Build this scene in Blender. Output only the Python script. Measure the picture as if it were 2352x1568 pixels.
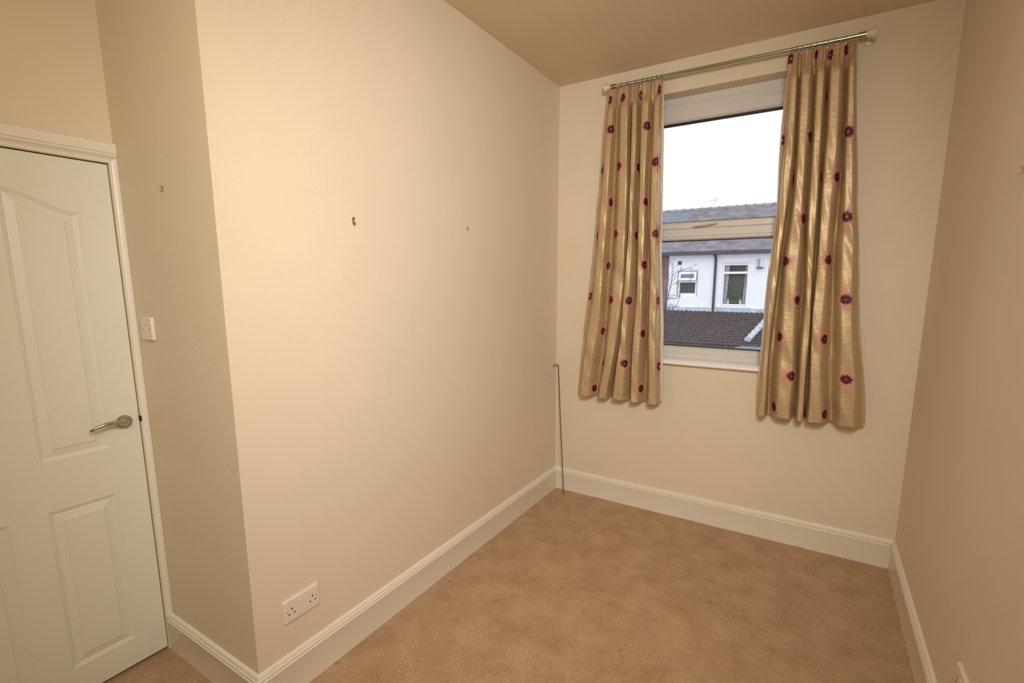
import bpy, bmesh, math, random
import numpy as np
from mathutils import Vector, Matrix

for o in list(bpy.data.objects):
    bpy.data.objects.remove(o, do_unlink=True)
S = bpy.context.scene
C = S.collection
R = math.radians
random.seed(4)

# ------------------------------------------------------------------ camera
IMG_W, IMG_H = 2352, 1568
cam = bpy.data.cameras.new('camera')
cam.sensor_width = 36.0
cam.sensor_fit = 'HORIZONTAL'
cam.lens = 36.0 * 1119.401 / IMG_W
cam.shift_x = -4.62 / IMG_W
cam.shift_y = 38.64 / IMG_W
cam.clip_start = 0.02
cam.clip_end = 300
co = bpy.data.objects.new('camera', cam)
co.location = (1.60036, -3.19146, 1.56843)
co.rotation_euler = (1.41204, 0.00125, 0.55239)
C.objects.link(co)
S.camera = co

# ------------------------------------------------------------------ sky, lights, exposure
S.view_settings.view_transform = 'Standard'
S.view_settings.look = 'None'
S.view_settings.gamma = 1.0
S.view_settings.use_curve_mapping = False
S.view_settings.exposure = 0.0

wd = bpy.data.worlds.new('overcast_sky')
S.world = wd
wd.use_nodes = True
wn = wd.node_tree.nodes
bg = wn['Background']
bg.inputs[0].default_value = (0.98, 0.965, 1.0, 1)
bg.inputs[1].default_value = 1.75

def lamp(name, kind, loc, energy, color, **kw):
    l = bpy.data.lights.new(name, kind)
    l.energy = energy
    l.color = color
    for k, v in kw.items():
        setattr(l, k, v)
    o = bpy.data.objects.new(name, l)
    o.location = loc
    C.objects.link(o)
    return o
# added, unseen lights: a spot imitating flash and lens vignette, turned towards
# the long left wall, and a fill near the rear wall
SPOT = lamp('flash_spot_light', 'SPOT', (1.8, -3.0, 2.3), 183, (1.0, 0.935, 0.875), shadow_soft_size=0.22, spot_size=R(105), spot_blend=1.0)
SPOT.rotation_euler = (Vector((0.2, -0.8, 1.2)) - Vector((1.8, -3.0, 2.3))).to_track_quat('-Z', 'Y').to_euler()
lamp('rear_fill_light', 'POINT', (1.5, -3.8, 2.3), 25.5, (1.0, 0.98, 0.84), shadow_soft_size=0.12)

# ------------------------------------------------------------------ room numbers
W, H, L, D = 2.0733, 2.8627, 2.3521, 0.6536
REAR = -4.2
SK = 0.1664
WALL_T = 0.3
OX0, OX1, OZ0, OZ1 = 0.56, 1.50, 1.06, 2.684      # window opening
FY = 0.105                                        # inner face of the window frame

# ------------------------------------------------------------------ materials
def newmat(name):
    m = bpy.data.materials.new(name)
    m.use_nodes = True
    nt = m.node_tree
    return m, nt, nt.nodes['Principled BSDF']

def mat(name, col, rough=0.5, metal=0.0, noise=0.0, nscale=20, bump=0.0, bscale=60, spec=0.5, coat=0.0):
    m, nt, b = newmat(name)
    b.inputs['Base Color'].default_value = (*col, 1)
    b.inputs['Roughness'].default_value = rough
    b.inputs['Metallic'].default_value = metal
    b.inputs['Specular IOR Level'].default_value = spec
    b.inputs['Coat Weight'].default_value = coat
    tc = nt.nodes.new('ShaderNodeTexCoord')
    if noise:
        n = nt.nodes.new('ShaderNodeTexNoise')
        n.inputs['Scale'].default_value = nscale
        n.inputs['Detail'].default_value = 5
        nt.links.new(tc.outputs['Object'], n.inputs['Vector'])
        r = nt.nodes.new('ShaderNodeMapRange')
        r.inputs['From Min'].default_value = 0.3
        r.inputs['From Max'].default_value = 0.7
        r.inputs['To Min'].default_value = 1 - noise
        r.inputs['To Max'].default_value = 1 + noise
        nt.links.new(n.outputs['Fac'], r.inputs['Value'])
        x = nt.nodes.new('ShaderNodeVectorMath')
        x.operation = 'SCALE'
        x.inputs[0].default_value = col
        nt.links.new(r.outputs[0], x.inputs['Scale'])
        nt.links.new(x.outputs[0], b.inputs['Base Color'])
    if bump:
        n = nt.nodes.new('ShaderNodeTexNoise')
        n.inputs['Scale'].default_value = bscale
        n.inputs['Detail'].default_value = 4
        nt.links.new(tc.outputs['Object'], n.inputs['Vector'])
        bp = nt.nodes.new('ShaderNodeBump')
        bp.inputs['Strength'].default_value = bump
        bp.inputs['Distance'].default_value = 0.004
        nt.links.new(n.outputs['Fac'], bp.inputs['Height'])
        nt.links.new(bp.outputs[0], b.inputs['Normal'])
    return m

def wall_material(name, col, stains=()):
    """cream emulsion over slightly uneven plaster; stains = (axis-space centre, radius, tint, strength)"""
    m, nt, b = newmat(name)
    N, LK = nt.nodes, nt.links
    b.inputs['Roughness'].default_value = 0.62
    b.inputs['Specular IOR Level'].default_value = 0.35
    tc = N.new('ShaderNodeTexCoord')
    n = N.new('ShaderNodeTexNoise'); n.inputs['Scale'].default_value = 1.7; n.inputs['Detail'].default_value = 6
    LK.new(tc.outputs['Object'], n.inputs['Vector'])
    r = N.new('ShaderNodeMapRange')
    r.inputs['From Min'].default_value = 0.3; r.inputs['From Max'].default_value = 0.7
    r.inputs['To Min'].default_value = 0.975; r.inputs['To Max'].default_value = 1.02
    LK.new(n.outputs['Fac'], r.inputs['Value'])
    sc = N.new('ShaderNodeVectorMath'); sc.operation = 'SCALE'; sc.inputs[0].default_value = col
    LK.new(r.outputs[0], sc.inputs['Scale'])
    cur = sc.outputs[0]
    for cen, rad, tint, st in stains:
        d = N.new('ShaderNodeVectorMath'); d.operation = 'SUBTRACT'; d.inputs[1].default_value = cen
        LK.new(tc.outputs['Object'], d.inputs[0])
        dv = N.new('ShaderNodeVectorMath'); dv.operation = 'DIVIDE'; dv.inputs[1].default_value = rad
        LK.new(d.outputs[0], dv.inputs[0])
        ln = N.new('ShaderNodeVectorMath'); ln.operation = 'LENGTH'
        LK.new(dv.outputs[0], ln.inputs[0])
        n2 = N.new('ShaderNodeTexNoise'); n2.inputs['Scale'].default_value = 22; n2.inputs['Detail'].default_value = 4
        LK.new(tc.outputs['Object'], n2.inputs['Vector'])
        ad = N.new('ShaderNodeMath'); ad.operation = 'MULTIPLY_ADD'; ad.inputs[1].default_value = 1.6
        LK.new(n2.outputs['Fac'], ad.inputs[0]); LK.new(ln.outputs['Value'], ad.inputs[2])
        mr = N.new('ShaderNodeMapRange')
        mr.inputs['From Min'].default_value = 0.8; mr.inputs['From Max'].default_value = 1.7
        mr.inputs['To Min'].default_value = st; mr.inputs['To Max'].default_value = 0.0
        LK.new(ad.outputs[0], mr.inputs['Value'])
        mx = N.new('ShaderNodeMix'); mx.data_type = 'RGBA'
        LK.new(mr.outputs[0], mx.inputs['Factor']); LK.new(cur, mx.inputs[6]); mx.inputs[7].default_value = (*tint, 1)
        cur = mx.outputs[2]
    LK.new(cur, b.inputs['Base Color'])
    n3 = N.new('ShaderNodeTexNoise'); n3.inputs['Scale'].default_value = 140; n3.inputs['Detail'].default_value = 3
    LK.new(tc.outputs['Object'], n3.inputs['Vector'])
    n4 = N.new('ShaderNodeTexNoise'); n4.inputs['Scale'].default_value = 5; n4.inputs['Detail'].default_value = 3
    LK.new(tc.outputs['Object'], n4.inputs['Vector'])
    ma = N.new('ShaderNodeMath'); ma.operation = 'MULTIPLY_ADD'; ma.inputs[1].default_value = 6.0
    LK.new(n4.outputs['Fac'], ma.inputs[0]); LK.new(n3.outputs['Fac'], ma.inputs[2])
    bp = N.new('ShaderNodeBump'); bp.inputs['Strength'].default_value = 0.35; bp.inputs['Distance'].default_value = 0.0012
    LK.new(ma.outputs[0], bp.inputs['Height']); LK.new(bp.outputs[0], b.inputs['Normal'])
    return m

CREAM = (0.77, 0.672, 0.525)
M = {}
M['wall'] = wall_material('cream_emulsion', CREAM, stains=[
    ((0.0, -0.86, 1.13), (0.2, 0.09, 0.05), (0.66, 0.52, 0.40), 0.22),
    ((0.12, 0.0, 1.80), (0.10, 0.2, 0.14), (0.80, 0.60, 0.40), 0.30)])
M['ceiling'] = wall_material('ceiling_emulsion', (0.74, 0.61, 0.435), stains=[
    ((1.02, -0.75, H), (0.16, 0.16, 0.3), (0.62, 0.51, 0.34), 0.35)])
M['paint'] = mat('cream_white_gloss_paint', (0.84, 0.785, 0.685), 0.32, bump=0.08, bscale=40)
M['door'] = mat('painted_door_white', (0.80, 0.79, 0.705), 0.38, bump=0.10, bscale=120)
M['upvc'] = mat('white_upvc', (0.69, 0.66, 0.63), 0.3)
M['sill'] = mat('white_sill_gloss', (0.90, 0.89, 0.90), 0.3)
M['soffit'] = M['wall']
M['gasket'] = mat('black_rubber_gasket', (0.012, 0.014, 0.013), 0.5)
M['chrome'] = mat('satin_chrome', (0.52, 0.50, 0.47), 0.16, metal=1)
M['steel'] = mat('polished_steel_pole', (0.56, 0.62, 0.62), 0.14, metal=1)
M['ring'] = mat('ring_metal', (0.45, 0.43, 0.36), 0.25, metal=1)
M['brass'] = mat('aged_brass', (0.42, 0.22, 0.06), 0.4, metal=0.7)
M['rod'] = mat('dull_brass_rod', (0.20, 0.13, 0.06), 0.45, metal=0.4)
M['plastic'] = mat('white_plastic_plate', (0.82, 0.73, 0.66), 0.3)
M['dark'] = mat('dark_recess', (0.015, 0.012, 0.01), 0.8)
M['bracket'] = mat('cream_plastic_bracket', (0.72, 0.64, 0.47), 0.3)
M['lining'] = mat('ivory_lining', (0.74, 0.66, 0.60), 0.8)
M['screw'] = mat('screw_head', (0.16, 0.11, 0.07), 0.4, metal=0.6)

def carpet():
    m, nt, b = newmat('beige_cut_pile_carpet')
    N, LK = nt.nodes, nt.links
    b.inputs['Roughness'].default_value = 0.95
    b.inputs['Specular IOR Level'].default_value = 0.1
    b.inputs['Sheen Weight'].default_value = 0.25
    b.inputs['Sheen Tint'].default_value = (0.75, 0.55, 0.38, 1)
    tc = N.new('ShaderNodeTexCoord')
    big = N.new('ShaderNodeTexNoise'); big.inputs['Scale'].default_value = 6.5; big.inputs['Detail'].default_value = 9; big.inputs['Roughness'].default_value = 0.68
    fine = N.new('ShaderNodeTexNoise'); fine.inputs['Scale'].default_value = 130; fine.inputs['Detail'].default_value = 4; fine.inputs['Roughness'].default_value = 0.7
    for n in (big, fine):
        LK.new(tc.outputs['Object'], n.inputs['Vector'])
    cr = N.new('ShaderNodeValToRGB')
    cr.color_ramp.elements[0].position = 0.30; cr.color_ramp.elements[0].color = (0.395, 0.25, 0.14, 1)
    cr.color_ramp.elements[1].position = 0.68; cr.color_ramp.elements[1].color = (0.55, 0.38, 0.24, 1)
    LK.new(big.outputs['Fac'], cr.inputs[0])
    mr = N.new('ShaderNodeMapRange')
    mr.inputs['From Min'].default_value = 0.3; mr.inputs['From Max'].default_value = 0.7
    mr.inputs['To Min'].default_value = 0.70; mr.inputs['To Max'].default_value = 1.30
    LK.new(fine.outputs['Fac'], mr.inputs['Value'])
    sc = N.new('ShaderNodeVectorMath'); sc.operation = 'SCALE'
    LK.new(cr.outputs[0], sc.inputs[0]); LK.new(mr.outputs[0], sc.inputs['Scale'])
    # sparse dark specks of wear
    sp = N.new('ShaderNodeTexVoronoi'); sp.inputs['Scale'].default_value = 7
    LK.new(tc.outputs['Object'], sp.inputs['Vector'])
    sr = N.new('ShaderNodeMapRange'); sr.inputs['From Min'].default_value = 0.035; sr.inputs['From Max'].default_value = 0.10
    sr.inputs['To Min'].default_value = 0.72; sr.inputs['To Max'].default_value = 1.0
    LK.new(sp.outputs['Distance'], sr.inputs['Value'])
    s2 = N.new('ShaderNodeVectorMath'); s2.operation = 'SCALE'
    LK.new(sc.outputs[0], s2.inputs[0]); LK.new(sr.outputs[0], s2.inputs['Scale'])
    LK.new(s2.outputs[0], b.inputs['Base Color'])
    bp = N.new('ShaderNodeBump'); bp.inputs['Strength'].default_value = 0.9; bp.inputs['Distance'].default_value = 0.004
    # a faint pressed crease running parallel to the window wall, 18 cm in front of it
    sx = N.new('ShaderNodeSeparateXYZ'); LK.new(tc.outputs['Object'], sx.inputs[0])
    ay = N.new('ShaderNodeMath'); ay.operation = 'ADD'; ay.inputs[1].default_value = 0.18; LK.new(sx.outputs['Y'], ay.inputs[0])
    ab = N.new('ShaderNodeMath'); ab.operation = 'ABSOLUTE'; LK.new(ay.outputs[0], ab.inputs[0])
    p1 = N.new('ShaderNodeMapRange'); p1.inputs['From Max'].default_value = 0.007; p1.inputs['To Min'].default_value = -1.2; p1.inputs['To Max'].default_value = 0.0
    LK.new(ab.outputs[0], p1.inputs['Value'])
    p2 = N.new('ShaderNodeMapRange'); p2.inputs['From Min'].default_value = 0.40; p2.inputs['From Max'].default_value = 0.62; p2.inputs['To Min'].default_value = 1.0; p2.inputs['To Max'].default_value = 0.0
    LK.new(sx.outputs['X'], p2.inputs['Value'])
    pm = N.new('ShaderNodeMath'); pm.operation = 'MULTIPLY_ADD'
    LK.new(p1.outputs[0], pm.inputs[0]); LK.new(p2.outputs[0], pm.inputs[1]); LK.new(fine.outputs['Fac'], pm.inputs[2])
    LK.new(pm.outputs[0], bp.inputs['Height']); LK.new(bp.outputs[0], b.inputs['Normal'])
    return m
M['carpet'] = carpet()

def silk():
    m, nt, b = newmat('gold_faux_silk')
    N, LK = nt.nodes, nt.links
    b.inputs['Roughness'].default_value = 0.44
    b.inputs['Metallic'].default_value = 0.28
    b.inputs['Specular IOR Level'].default_value = 0.6
    b.inputs['Sheen Weight'].default_value = 0.0
    b.inputs['Sheen Roughness'].default_value = 0.4
    b.inputs['Sheen Tint'].default_value = (0.9, 0.68, 0.42, 1)
    tc = N.new('ShaderNodeTexCoord')
    mp = N.new('ShaderNodeMapping'); mp.inputs['Scale'].default_value = (9, 9, 160)
    LK.new(tc.outputs['Object'], mp.inputs['Vector'])
    n = N.new('ShaderNodeTexNoise'); n.inputs['Scale'].default_value = 1.6; n.inputs['Detail'].default_value = 4
    LK.new(mp.outputs[0], n.inputs['Vector'])
    cr = N.new('ShaderNodeValToRGB')
    cr.color_ramp.elements[0].position = 0.3; cr.color_ramp.elements[0].color = (0.505, 0.366, 0.205, 1)
    cr.color_ramp.elements[1].position = 0.7; cr.color_ramp.elements[1].color = (0.570, 0.425, 0.245, 1)
    LK.new(n.outputs['Fac'], cr.inputs[0]); LK.new(cr.outputs[0], b.inputs['Base Color'])
    mp2 = N.new('ShaderNodeMapping'); mp2.inputs['Scale'].default_value = (7, 7, 16)
    LK.new(tc.outputs['Object'], mp2.inputs['Vector'])
    n2 = N.new('ShaderNodeTexNoise'); n2.inputs['Scale'].default_value = 2.2; n2.inputs['Detail'].default_value = 5; n2.inputs['Distortion'].default_value = 0.6
    LK.new(mp2.outputs[0], n2.inputs['Vector'])
    b1 = N.new('ShaderNodeBump'); b1.inputs['Strength'].default_value = 0.25; b1.inputs['Distance'].default_value = 0.008
    LK.new(n2.outputs['Fac'], b1.inputs['Height'])
    b2 = N.new('ShaderNodeBump'); b2.inputs['Strength'].default_value = 0.05; b2.inputs['Distance'].default_value = 0.001
    LK.new(n.outputs['Fac'], b2.inputs['Height']); LK.new(b1.outputs[0], b2.inputs['Normal'])
    LK.new(b2.outputs[0], b.inputs['Normal'])
    return m
M['silk'] = silk()
M['thread_dark'] = mat('dark_red_embroidery', (0.060, 0.004, 0.008), 0.55)
M['thread_red'] = mat('faded_red_thread', (0.30, 0.065, 0.05), 0.6)
M['thread_pink'] = mat('dusty_pink_thread', (0.66, 0.33, 0.25), 0.6)

def glass():
    m = bpy.data.materials.new('window_glass'); m.use_nodes = True
    nt = m.node_tree; nt.nodes.clear()
    o = nt.nodes.new('ShaderNodeOutputMaterial'); t = nt.nodes.new('ShaderNodeBsdfTransparent')
    t.inputs[0].default_value = (0.97, 0.975, 0.985, 1)
    g = nt.nodes.new('ShaderNodeBsdfGlossy'); g.inputs['Roughness'].default_value = 0.02
    f = nt.nodes.new('ShaderNodeFresnel'); f.inputs['IOR'].default_value = 1.3
    x = nt.nodes.new('ShaderNodeMixShader')
    nt.links.new(f.outputs[0], x.inputs[0]); nt.links.new(t.outputs[0], x.inputs[1]); nt.links.new(g.outputs[0], x.inputs[2])
    nt.links.new(x.outputs[0], o.inputs[0])
    return m
M['glass'] = glass()

# ------------------------------------------------------------------ mesh helpers
def obj(name, bm, m, parent=None, smooth=False, bevel=0.0, loc=None, angle=35, recalc=True):
    if recalc: bmesh.ops.recalc_face_normals(bm, faces=bm.faces)
    me = bpy.data.meshes.new(name)
    bm.to_mesh(me); bm.free()
    return finish(name, me, m, parent, smooth, bevel, loc, angle)

def finish(name, me, m, parent=None, smooth=False, bevel=0.0, loc=None, angle=35):
    mats = m if isinstance(m, (list, tuple)) else [m]
    for k in mats:
        me.materials.append(M[k] if isinstance(k, str) else k)
    o = bpy.data.objects.new(name, me)
    C.objects.link(o)
    if parent is not None:
        o.parent = parent
        # geometry is written in world coordinates: keep it where it is
        o.matrix_parent_inverse = parent.matrix_world.inverted() if False else Matrix.Translation(-parent.location)
    if loc is not None:
        o.location = loc
    if bevel:
        md = o.modifiers.new('bevel', 'BEVEL'); md.width = bevel; md.segments = 3; md.limit_method = 'ANGLE'; md.angle_limit = R(40)
    if smooth:
        for p in me.polygons:
            p.use_smooth = True
        if angle and angle < 180:
            me.set_sharp_from_angle(angle=R(angle))
    return o

def thing(name, label, cat, loc=(0, 0, 0), group=None):
    o = bpy.data.objects.new(name, None)
    o.empty_display_size = 0.1
    C.objects.link(o)
    o.location = loc
    o['label'] = label; o['category'] = cat
    if group: o['group'] = group
    return o

def tag(o, label, cat, group=None):
    o['label'] = label; o['category'] = cat
    if group: o['group'] = group
    return o

def struct(o):
    o['kind'] = 'structure'
    return o

def box(bm, x0, x1, y0, y1, z0, z1):
    v = [bm.verts.new(p) for p in ((x0, y0, z0), (x1, y0, z0), (x1, y1, z0), (x0, y1, z0), (x0, y0, z1), (x1, y0, z1), (x1, y1, z1), (x0, y1, z1))]
    for f in ((0, 3, 2, 1), (4, 5, 6, 7), (0, 1, 5, 4), (1, 2, 6, 5), (2, 3, 7, 6), (3, 0, 4, 7)):
        bm.faces.new([v[i] for i in f])
    return v

def B(*boxes):
    bm = bmesh.new()
    for b in boxes:
        box(bm, *b)
    return bm

def tube(bm, pts, rad, seg=10, cap=True, flat=1.0):
    pts = [Vector(p) for p in pts]
    n = len(pts)
    rads = rad if isinstance(rad, (list, tuple)) else [rad] * n
    rings = []
    ref = None
    for i, p in enumerate(pts):
        d = (pts[min(i + 1, n - 1)] - pts[max(i - 1, 0)]).normalized()
        if ref is None:
            ref = Vector((0, 0, 1)) if abs(d.z) < 0.9 else Vector((1, 0, 0))
        a = (ref - d * ref.dot(d)).normalized()
        ref = a
        b = d.cross(a)
        rings.append([bm.verts.new(p + (a * math.cos(2 * math.pi * k / seg) * flat + b * math.sin(2 * math.pi * k / seg)) * rads[i]) for k in range(seg)])
    for i in range(n - 1):
        for k in range(seg):
            bm.faces.new((rings[i][k], rings[i][(k + 1) % seg], rings[i + 1][(k + 1) % seg], rings[i + 1][k]))
    if cap:
        bm.faces.new(rings[0][::-1]); bm.faces.new(rings[-1])
    return bm

def lathe(bm, prof, origin, axis, seg=32):
    """prof: (distance along axis, radius)"""
    o = Vector(origin); ax = Vector(axis).normalized()
    r0 = Vector((0, 0, 1)) if abs(ax.z) < 0.9 else Vector((1, 0, 0))
    a = (r0 - ax * r0.dot(ax)).normalized(); b = ax.cross(a)
    rings = []
    for t, r in prof:
        if r < 1e-6:
            rings.append([bm.verts.new(o + ax * t)])
        else:
            rings.append([bm.verts.new(o + ax * t + (a * math.cos(2 * math.pi * k / seg) + b * math.sin(2 * math.pi * k / seg)) * r) for k in range(seg)])
    for i in range(len(rings) - 1):
        A, Bq = rings[i], rings[i + 1]
        for k in range(seg):
            if len(A) == 1 and len(Bq) == 1: continue
            if len(A) == 1: bm.faces.new((A[0], Bq[k], Bq[(k + 1) % seg]))
            elif len(Bq) == 1: bm.faces.new((A[k], A[(k + 1) % seg], Bq[0]))
            else: bm.faces.new((A[k], A[(k + 1) % seg], Bq[(k + 1) % seg], Bq[k]))
    return bm

def sweep(bm, path, prof, closed_prof=True, z0=0.0):
    """skirting style sweep: path in plan (x,y), prof (offset to the left of travel, height), mitred"""
    P = [Vector((p[0], p[1])) for p in path]
    rings = []
    for i, p in enumerate(P):
        if i == 0: d = (P[1] - P[0]).normalized(); nrm = Vector((-d.y, d.x)); k = 1
        elif i == len(P) - 1: d = (P[-1] - P[-2]).normalized(); nrm = Vector((-d.y, d.x)); k = 1
        else:
            d1 = (P[i] - P[i - 1]).normalized(); d2 = (P[i + 1] - P[i]).normalized()
            n1 = Vector((-d1.y, d1.x)); n2 = Vector((-d2.y, d2.x))
            nrm = (n1 + n2).normalized(); k = 1 / max(0.2, nrm.dot(n1))
        rings.append([bm.verts.new((p.x + nrm.x * o * k, p.y + nrm.y * o * k, z0 + h)) for o, h in prof])
    m = len(prof)
    for i in range(len(rings) - 1):
        for k in range(m):
            bm.faces.new((rings[i][k], rings[i][(k + 1) % m], rings[i + 1][(k + 1) % m], rings[i + 1][k]))
    bm.faces.new(rings[0]); bm.faces.new(rings[-1][::-1])
    return bm

# ------------------------------------------------------------------ room shell
struct(obj('floor', B((-D - 0.3, W + 0.3, REAR - 0.3, 0.3, -0.12, 0)), 'carpet'))
struct(obj('ceiling', B((-D - 0.3, W + 0.3, REAR - 0.3, 0.3, H, H + 0.15)), 'ceiling'))
struct(obj('wall_left', B((-D, 0, -L + 0.0, 0.3, 0, H)), 'wall'))          # solid chimney-side block: long left wall and its return
struct(obj('wall_right', B((W, W + 0.3, REAR - 0.3, 0.3, 0, H)), 'wall'))
struct(obj('wall_rear', B((-D, W, REAR - 0.3, REAR, 0, H)), 'wall'))
DY0, DY1, DZ = -3.084, -2.378, 1.988                                  # door leaf
struct(obj('wall_door_side', B((-D - 0.3, -D, REAR, DY0 - 0.006, 0, H),
                          (-D - 0.3, -D, DY1 + 0.004, -L, 0, H),
                          (-D - 0.3, -D, DY0 - 0.006, DY1 + 0.004, DZ + 0.006, H)), 'wall'))
struct(obj('wall_back', B((0, OX0, 0, WALL_T, 0, H), (OX1, W, 0, WALL_T, 0, H),
                     (OX0, OX1, 0, WALL_T, 0, OZ0 - 0.03), (OX0, OX1, 0, WALL_T, OZ1, H)), 'wall'))

# skirting: tall ogee board, one run per wall
def skirt_profile():
    return [(0, 0), (0.018, 0), (0.018, 0.128), (0.0192, 0.131), (0.0192, 0.134), (0.0175, 0.1365), (0.0135, 0.138), (0.0135, 0.1405),
            (0.0165, 0.1425), (0.0178, 0.1455), (0.0172, 0.149), (0.0150, 0.1515), (0.0132, 0.1530), (0.0128, 0.1575), (0.0115, 0.1615), (0.0085, 0.1645), (0.004, SK), (0, SK)]
def skirt(name, path):
    return struct(obj(name, sweep(bmesh.new(), path, skirt_profile()), 'paint', smooth=True, angle=30))
# each run is mitred into the next one: extend by building short hidden bends
def skirt_run(name, a, b, na=None, nb=None):
    """one straight run a->b with its room side on the LEFT; na / nb: 'in' or 'out' mitres"""
    bm = bmesh.new()
    A = Vector(a); Bv = Vector(b); d = (Bv - A).normalized(); n = Vector((-d.y, d.x))
    rings = []
    for p, mode, sgn in ((A, na, 1), (Bv, nb, -1)):
        ring = []
        for o, h in skirt_profile():
            sh = {None: 0, 'in': o, 'out': -o}[mode] * sgn
            ring.append(bm.verts.new((p.x + n.x * o + d.x * sh, p.y + n.y * o + d.y * sh, h)))
        rings.append(ring)
    m = len(rings[0])
    for k in range(m):
        bm.faces.new((rings[0][k], rings[0][(k + 1) % m], rings[1][(k + 1) % m], rings[1][k]))
    bm.faces.new(rings[0]); bm.faces.new(rings[1][::-1])
    return struct(obj(name, bm, 'paint', smooth=True, angle=30))
skirt_run('baseboard_right', (W, REAR), (W, 0), 'in', 'in')
skirt_run('baseboard_back', (W, 0), (0, 0), 'in', 'in')
skirt_run('baseboard_left', (0, 0), (0, -L), 'in', 'out')
skirt_run('baseboard_left_return', (0, -L), (-D + 0.0005, -L), 'out', None)
skirt_run('baseboard_rear', (-D, REAR), (W, REAR), 'in', 'in')
skirt_run('baseboard_door_side', (-D, DY0 - 0.075), (-D, REAR), None, 'in')

# ------------------------------------------------------------------ door
door = thing('door_1', 'cream white moulded panel door with arched top panels, closed', 'door', (-D, (DY0 + DY1) / 2, 0))
struct(door)
# architrave: profile across = (distance from opening edge, projection)
AP = [(0.0, 0.0), (0.0, 0.012), (0.003, 0.015), (0.006, 0.012), (0.009, 0.0125), (0.015, 0.0145), (0.021, 0.0195), (0.0245, 0.0245), (0.0285, 0.0255), (0.0300, 0.0215), (0.0325, 0.0215), (0.0345, 0.026), (0.066, 0.026), (0.070, 0.022), (0.070, 0.0)]
bm = bmesh.new()
yR, zT = DY1 + 0.003, DZ + 0.004
CW = -L - 0.0005 - yR                                   # width left between the door and the return wall
side = [(min(d, CW), h) for d, h in AP if d <= CW] + [(CW, 0.0245), (CW, 0.0)]
r0 = [bm.verts.new((-D + h, yR + d, SK * 0.93)) for d, h in side]
r1 = [bm.verts.new((-D + h, yR + d, zT + d)) for d, h in side]
for k in range(len(side)):
    bm.faces.new((r0[k], r0[(k + 1) % len(side)], r1[(k + 1) % len(side)], r1[k]))
bm.faces.new(r0); bm.faces.new(r1[::-1])
r0 = [bm.verts.new((-D + h, min(yR + d, -L - 0.0005), zT + d)) for d, h in AP]
r1 = [bm.verts.new((-D + h, DY0 - 0.004 - d, zT + d)) for d, h in AP]
r2 = [bm.verts.new((-D + h, DY0 - 0.004 - d, 0)) for d, h in AP]
for a, b_ in ((r0, r1), (r1, r2)):
    for k in range(len(AP)):
        bm.faces.new((a[k], a[(k + 1) % len(AP)], b_[(k + 1) % len(AP)], b_[k]))
bm.faces.new(r0); bm.faces.new(r2[::-1])
obj('architrave', bm, 'paint', door, smooth=True, angle=28)

def panel_shape(y_out, y_in, z0, z1, arch=0.0, d=0.0):
    """outline of a door panel shrunk by d (y_out: stile side, y_in: mullion side), as (y, z) points"""
    sg = 1 if y_in > y_out else -1
    a, b_ = y_out + sg * d, y_in - sg * d
    N = 26 if arch else 1
    top = []
    for i in range(N + 1):
        y = a + (b_ - a) * i / N
        t = (y - y_out) / (y_in - y_out)
        slope = arch * 6 * t * (1 - t) / abs(y_in - y_out)
        top.append((y, z1 + arch * t * t * (3 - 2 * t) - d * math.sqrt(1 + slope * slope)))
    if y_out > y_in:
        return [(b_, z0 + d), (a, z0 + d)] + top
    return [(a, z0 + d), (b_, z0 + d)] + top[::-1]

ymid = -2.731
SPEC = [(-2.482, -2.680, 0.9385, 1.8056, 0.062), (-2.980, -2.782, 0.9385, 1.8056, 0.062),
        (-2.482, -2.680, 0.131, 0.7545), (-2.980, -2.782, 0.131, 0.7545)]
PAN = [panel_shape(*q) for q in SPEC]
bm = bmesh.new()
x0 = -D
out = [bm.verts.new((x0, y, z)) for y, z in ((DY0, 0.018), (DY1, 0.018), (DY1, DZ), (DY0, DZ))]
def face(*yz):
    bm.faces.new([bm.verts.new((x0, y, z)) for y, z in yz])
def rect(y0, y1, z0, z1):
    face((y0, z0), (y1, z0), (y1, z1), (y0, z1))
YA, YB, YC, YD = -2.980, -2.782, -2.680, -2.482
for y0, y1 in ((DY0, YA), (YB, YC), (YD, DY1)):
    rect(y0, y1, 0.018, DZ)
for y0, y1 in ((YA, YB), (YC, YD)):
    rect(y0, y1, 0.018, 0.131); rect(y0, y1, 0.7545, 0.9385); rect(y0, y1, 1.90, DZ)
for P in (PAN[0], PAN[1]):
    top = P[2:]
    for p, q in zip(top, top[1:]):
        face(p, q, (q[0], 1.90), (p[0], 1.90))
PROF = [(0.0025, -0.0035), (0.007, -0.0045), (0.0105, -0.0078), (0.0135, -0.0085), (0.0385, -0.0030), (0.0415, 0.0003)]
for q_, P in zip(SPEC, PAN):
    prev = [bm.verts.new((x0, y, z)) for y, z in P]
    for d, h in PROF:
        Q = panel_shape(*q_, d=d)
        cur = [bm.verts.new((x0 + h, y, z)) for y, z in Q]
        for i in range(len(P)):
            bm.faces.new((prev[i], prev[(i + 1) % len(P)], cur[(i + 1) % len(P)], cur[i]))
        prev = cur
    if len(Q) > 4:                       # arched field: vertical strips under the curve
        zb = Q[0][1]
        for p, q in zip(Q[2:], Q[3:]):
            bm.faces.new([bm.verts.new((x0 + h, y, z)) for y, z in (p, q, (q[0], zb), (p[0], zb))])
    else:
        bm.faces.new(prev)
back = [bm.verts.new((x0 - 0.035, v.co.y, v.co.z)) for v in out]
for i in range(4):
    bm.faces.new((out[i], out[(i + 1) % 4], back[(i + 1) % 4], back[i]))
bm.faces.new(back)
bmesh.ops.remove_doubles(bm, verts=bm.verts, dist=0.00005)
bm.normal_update()
for f in bm.faces:                       # everything on the room side faces the room
    c = f.calc_center_median()
    if c.x > x0 - 0.02 and f.normal.x < -0.05: f.normal_flip()
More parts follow.
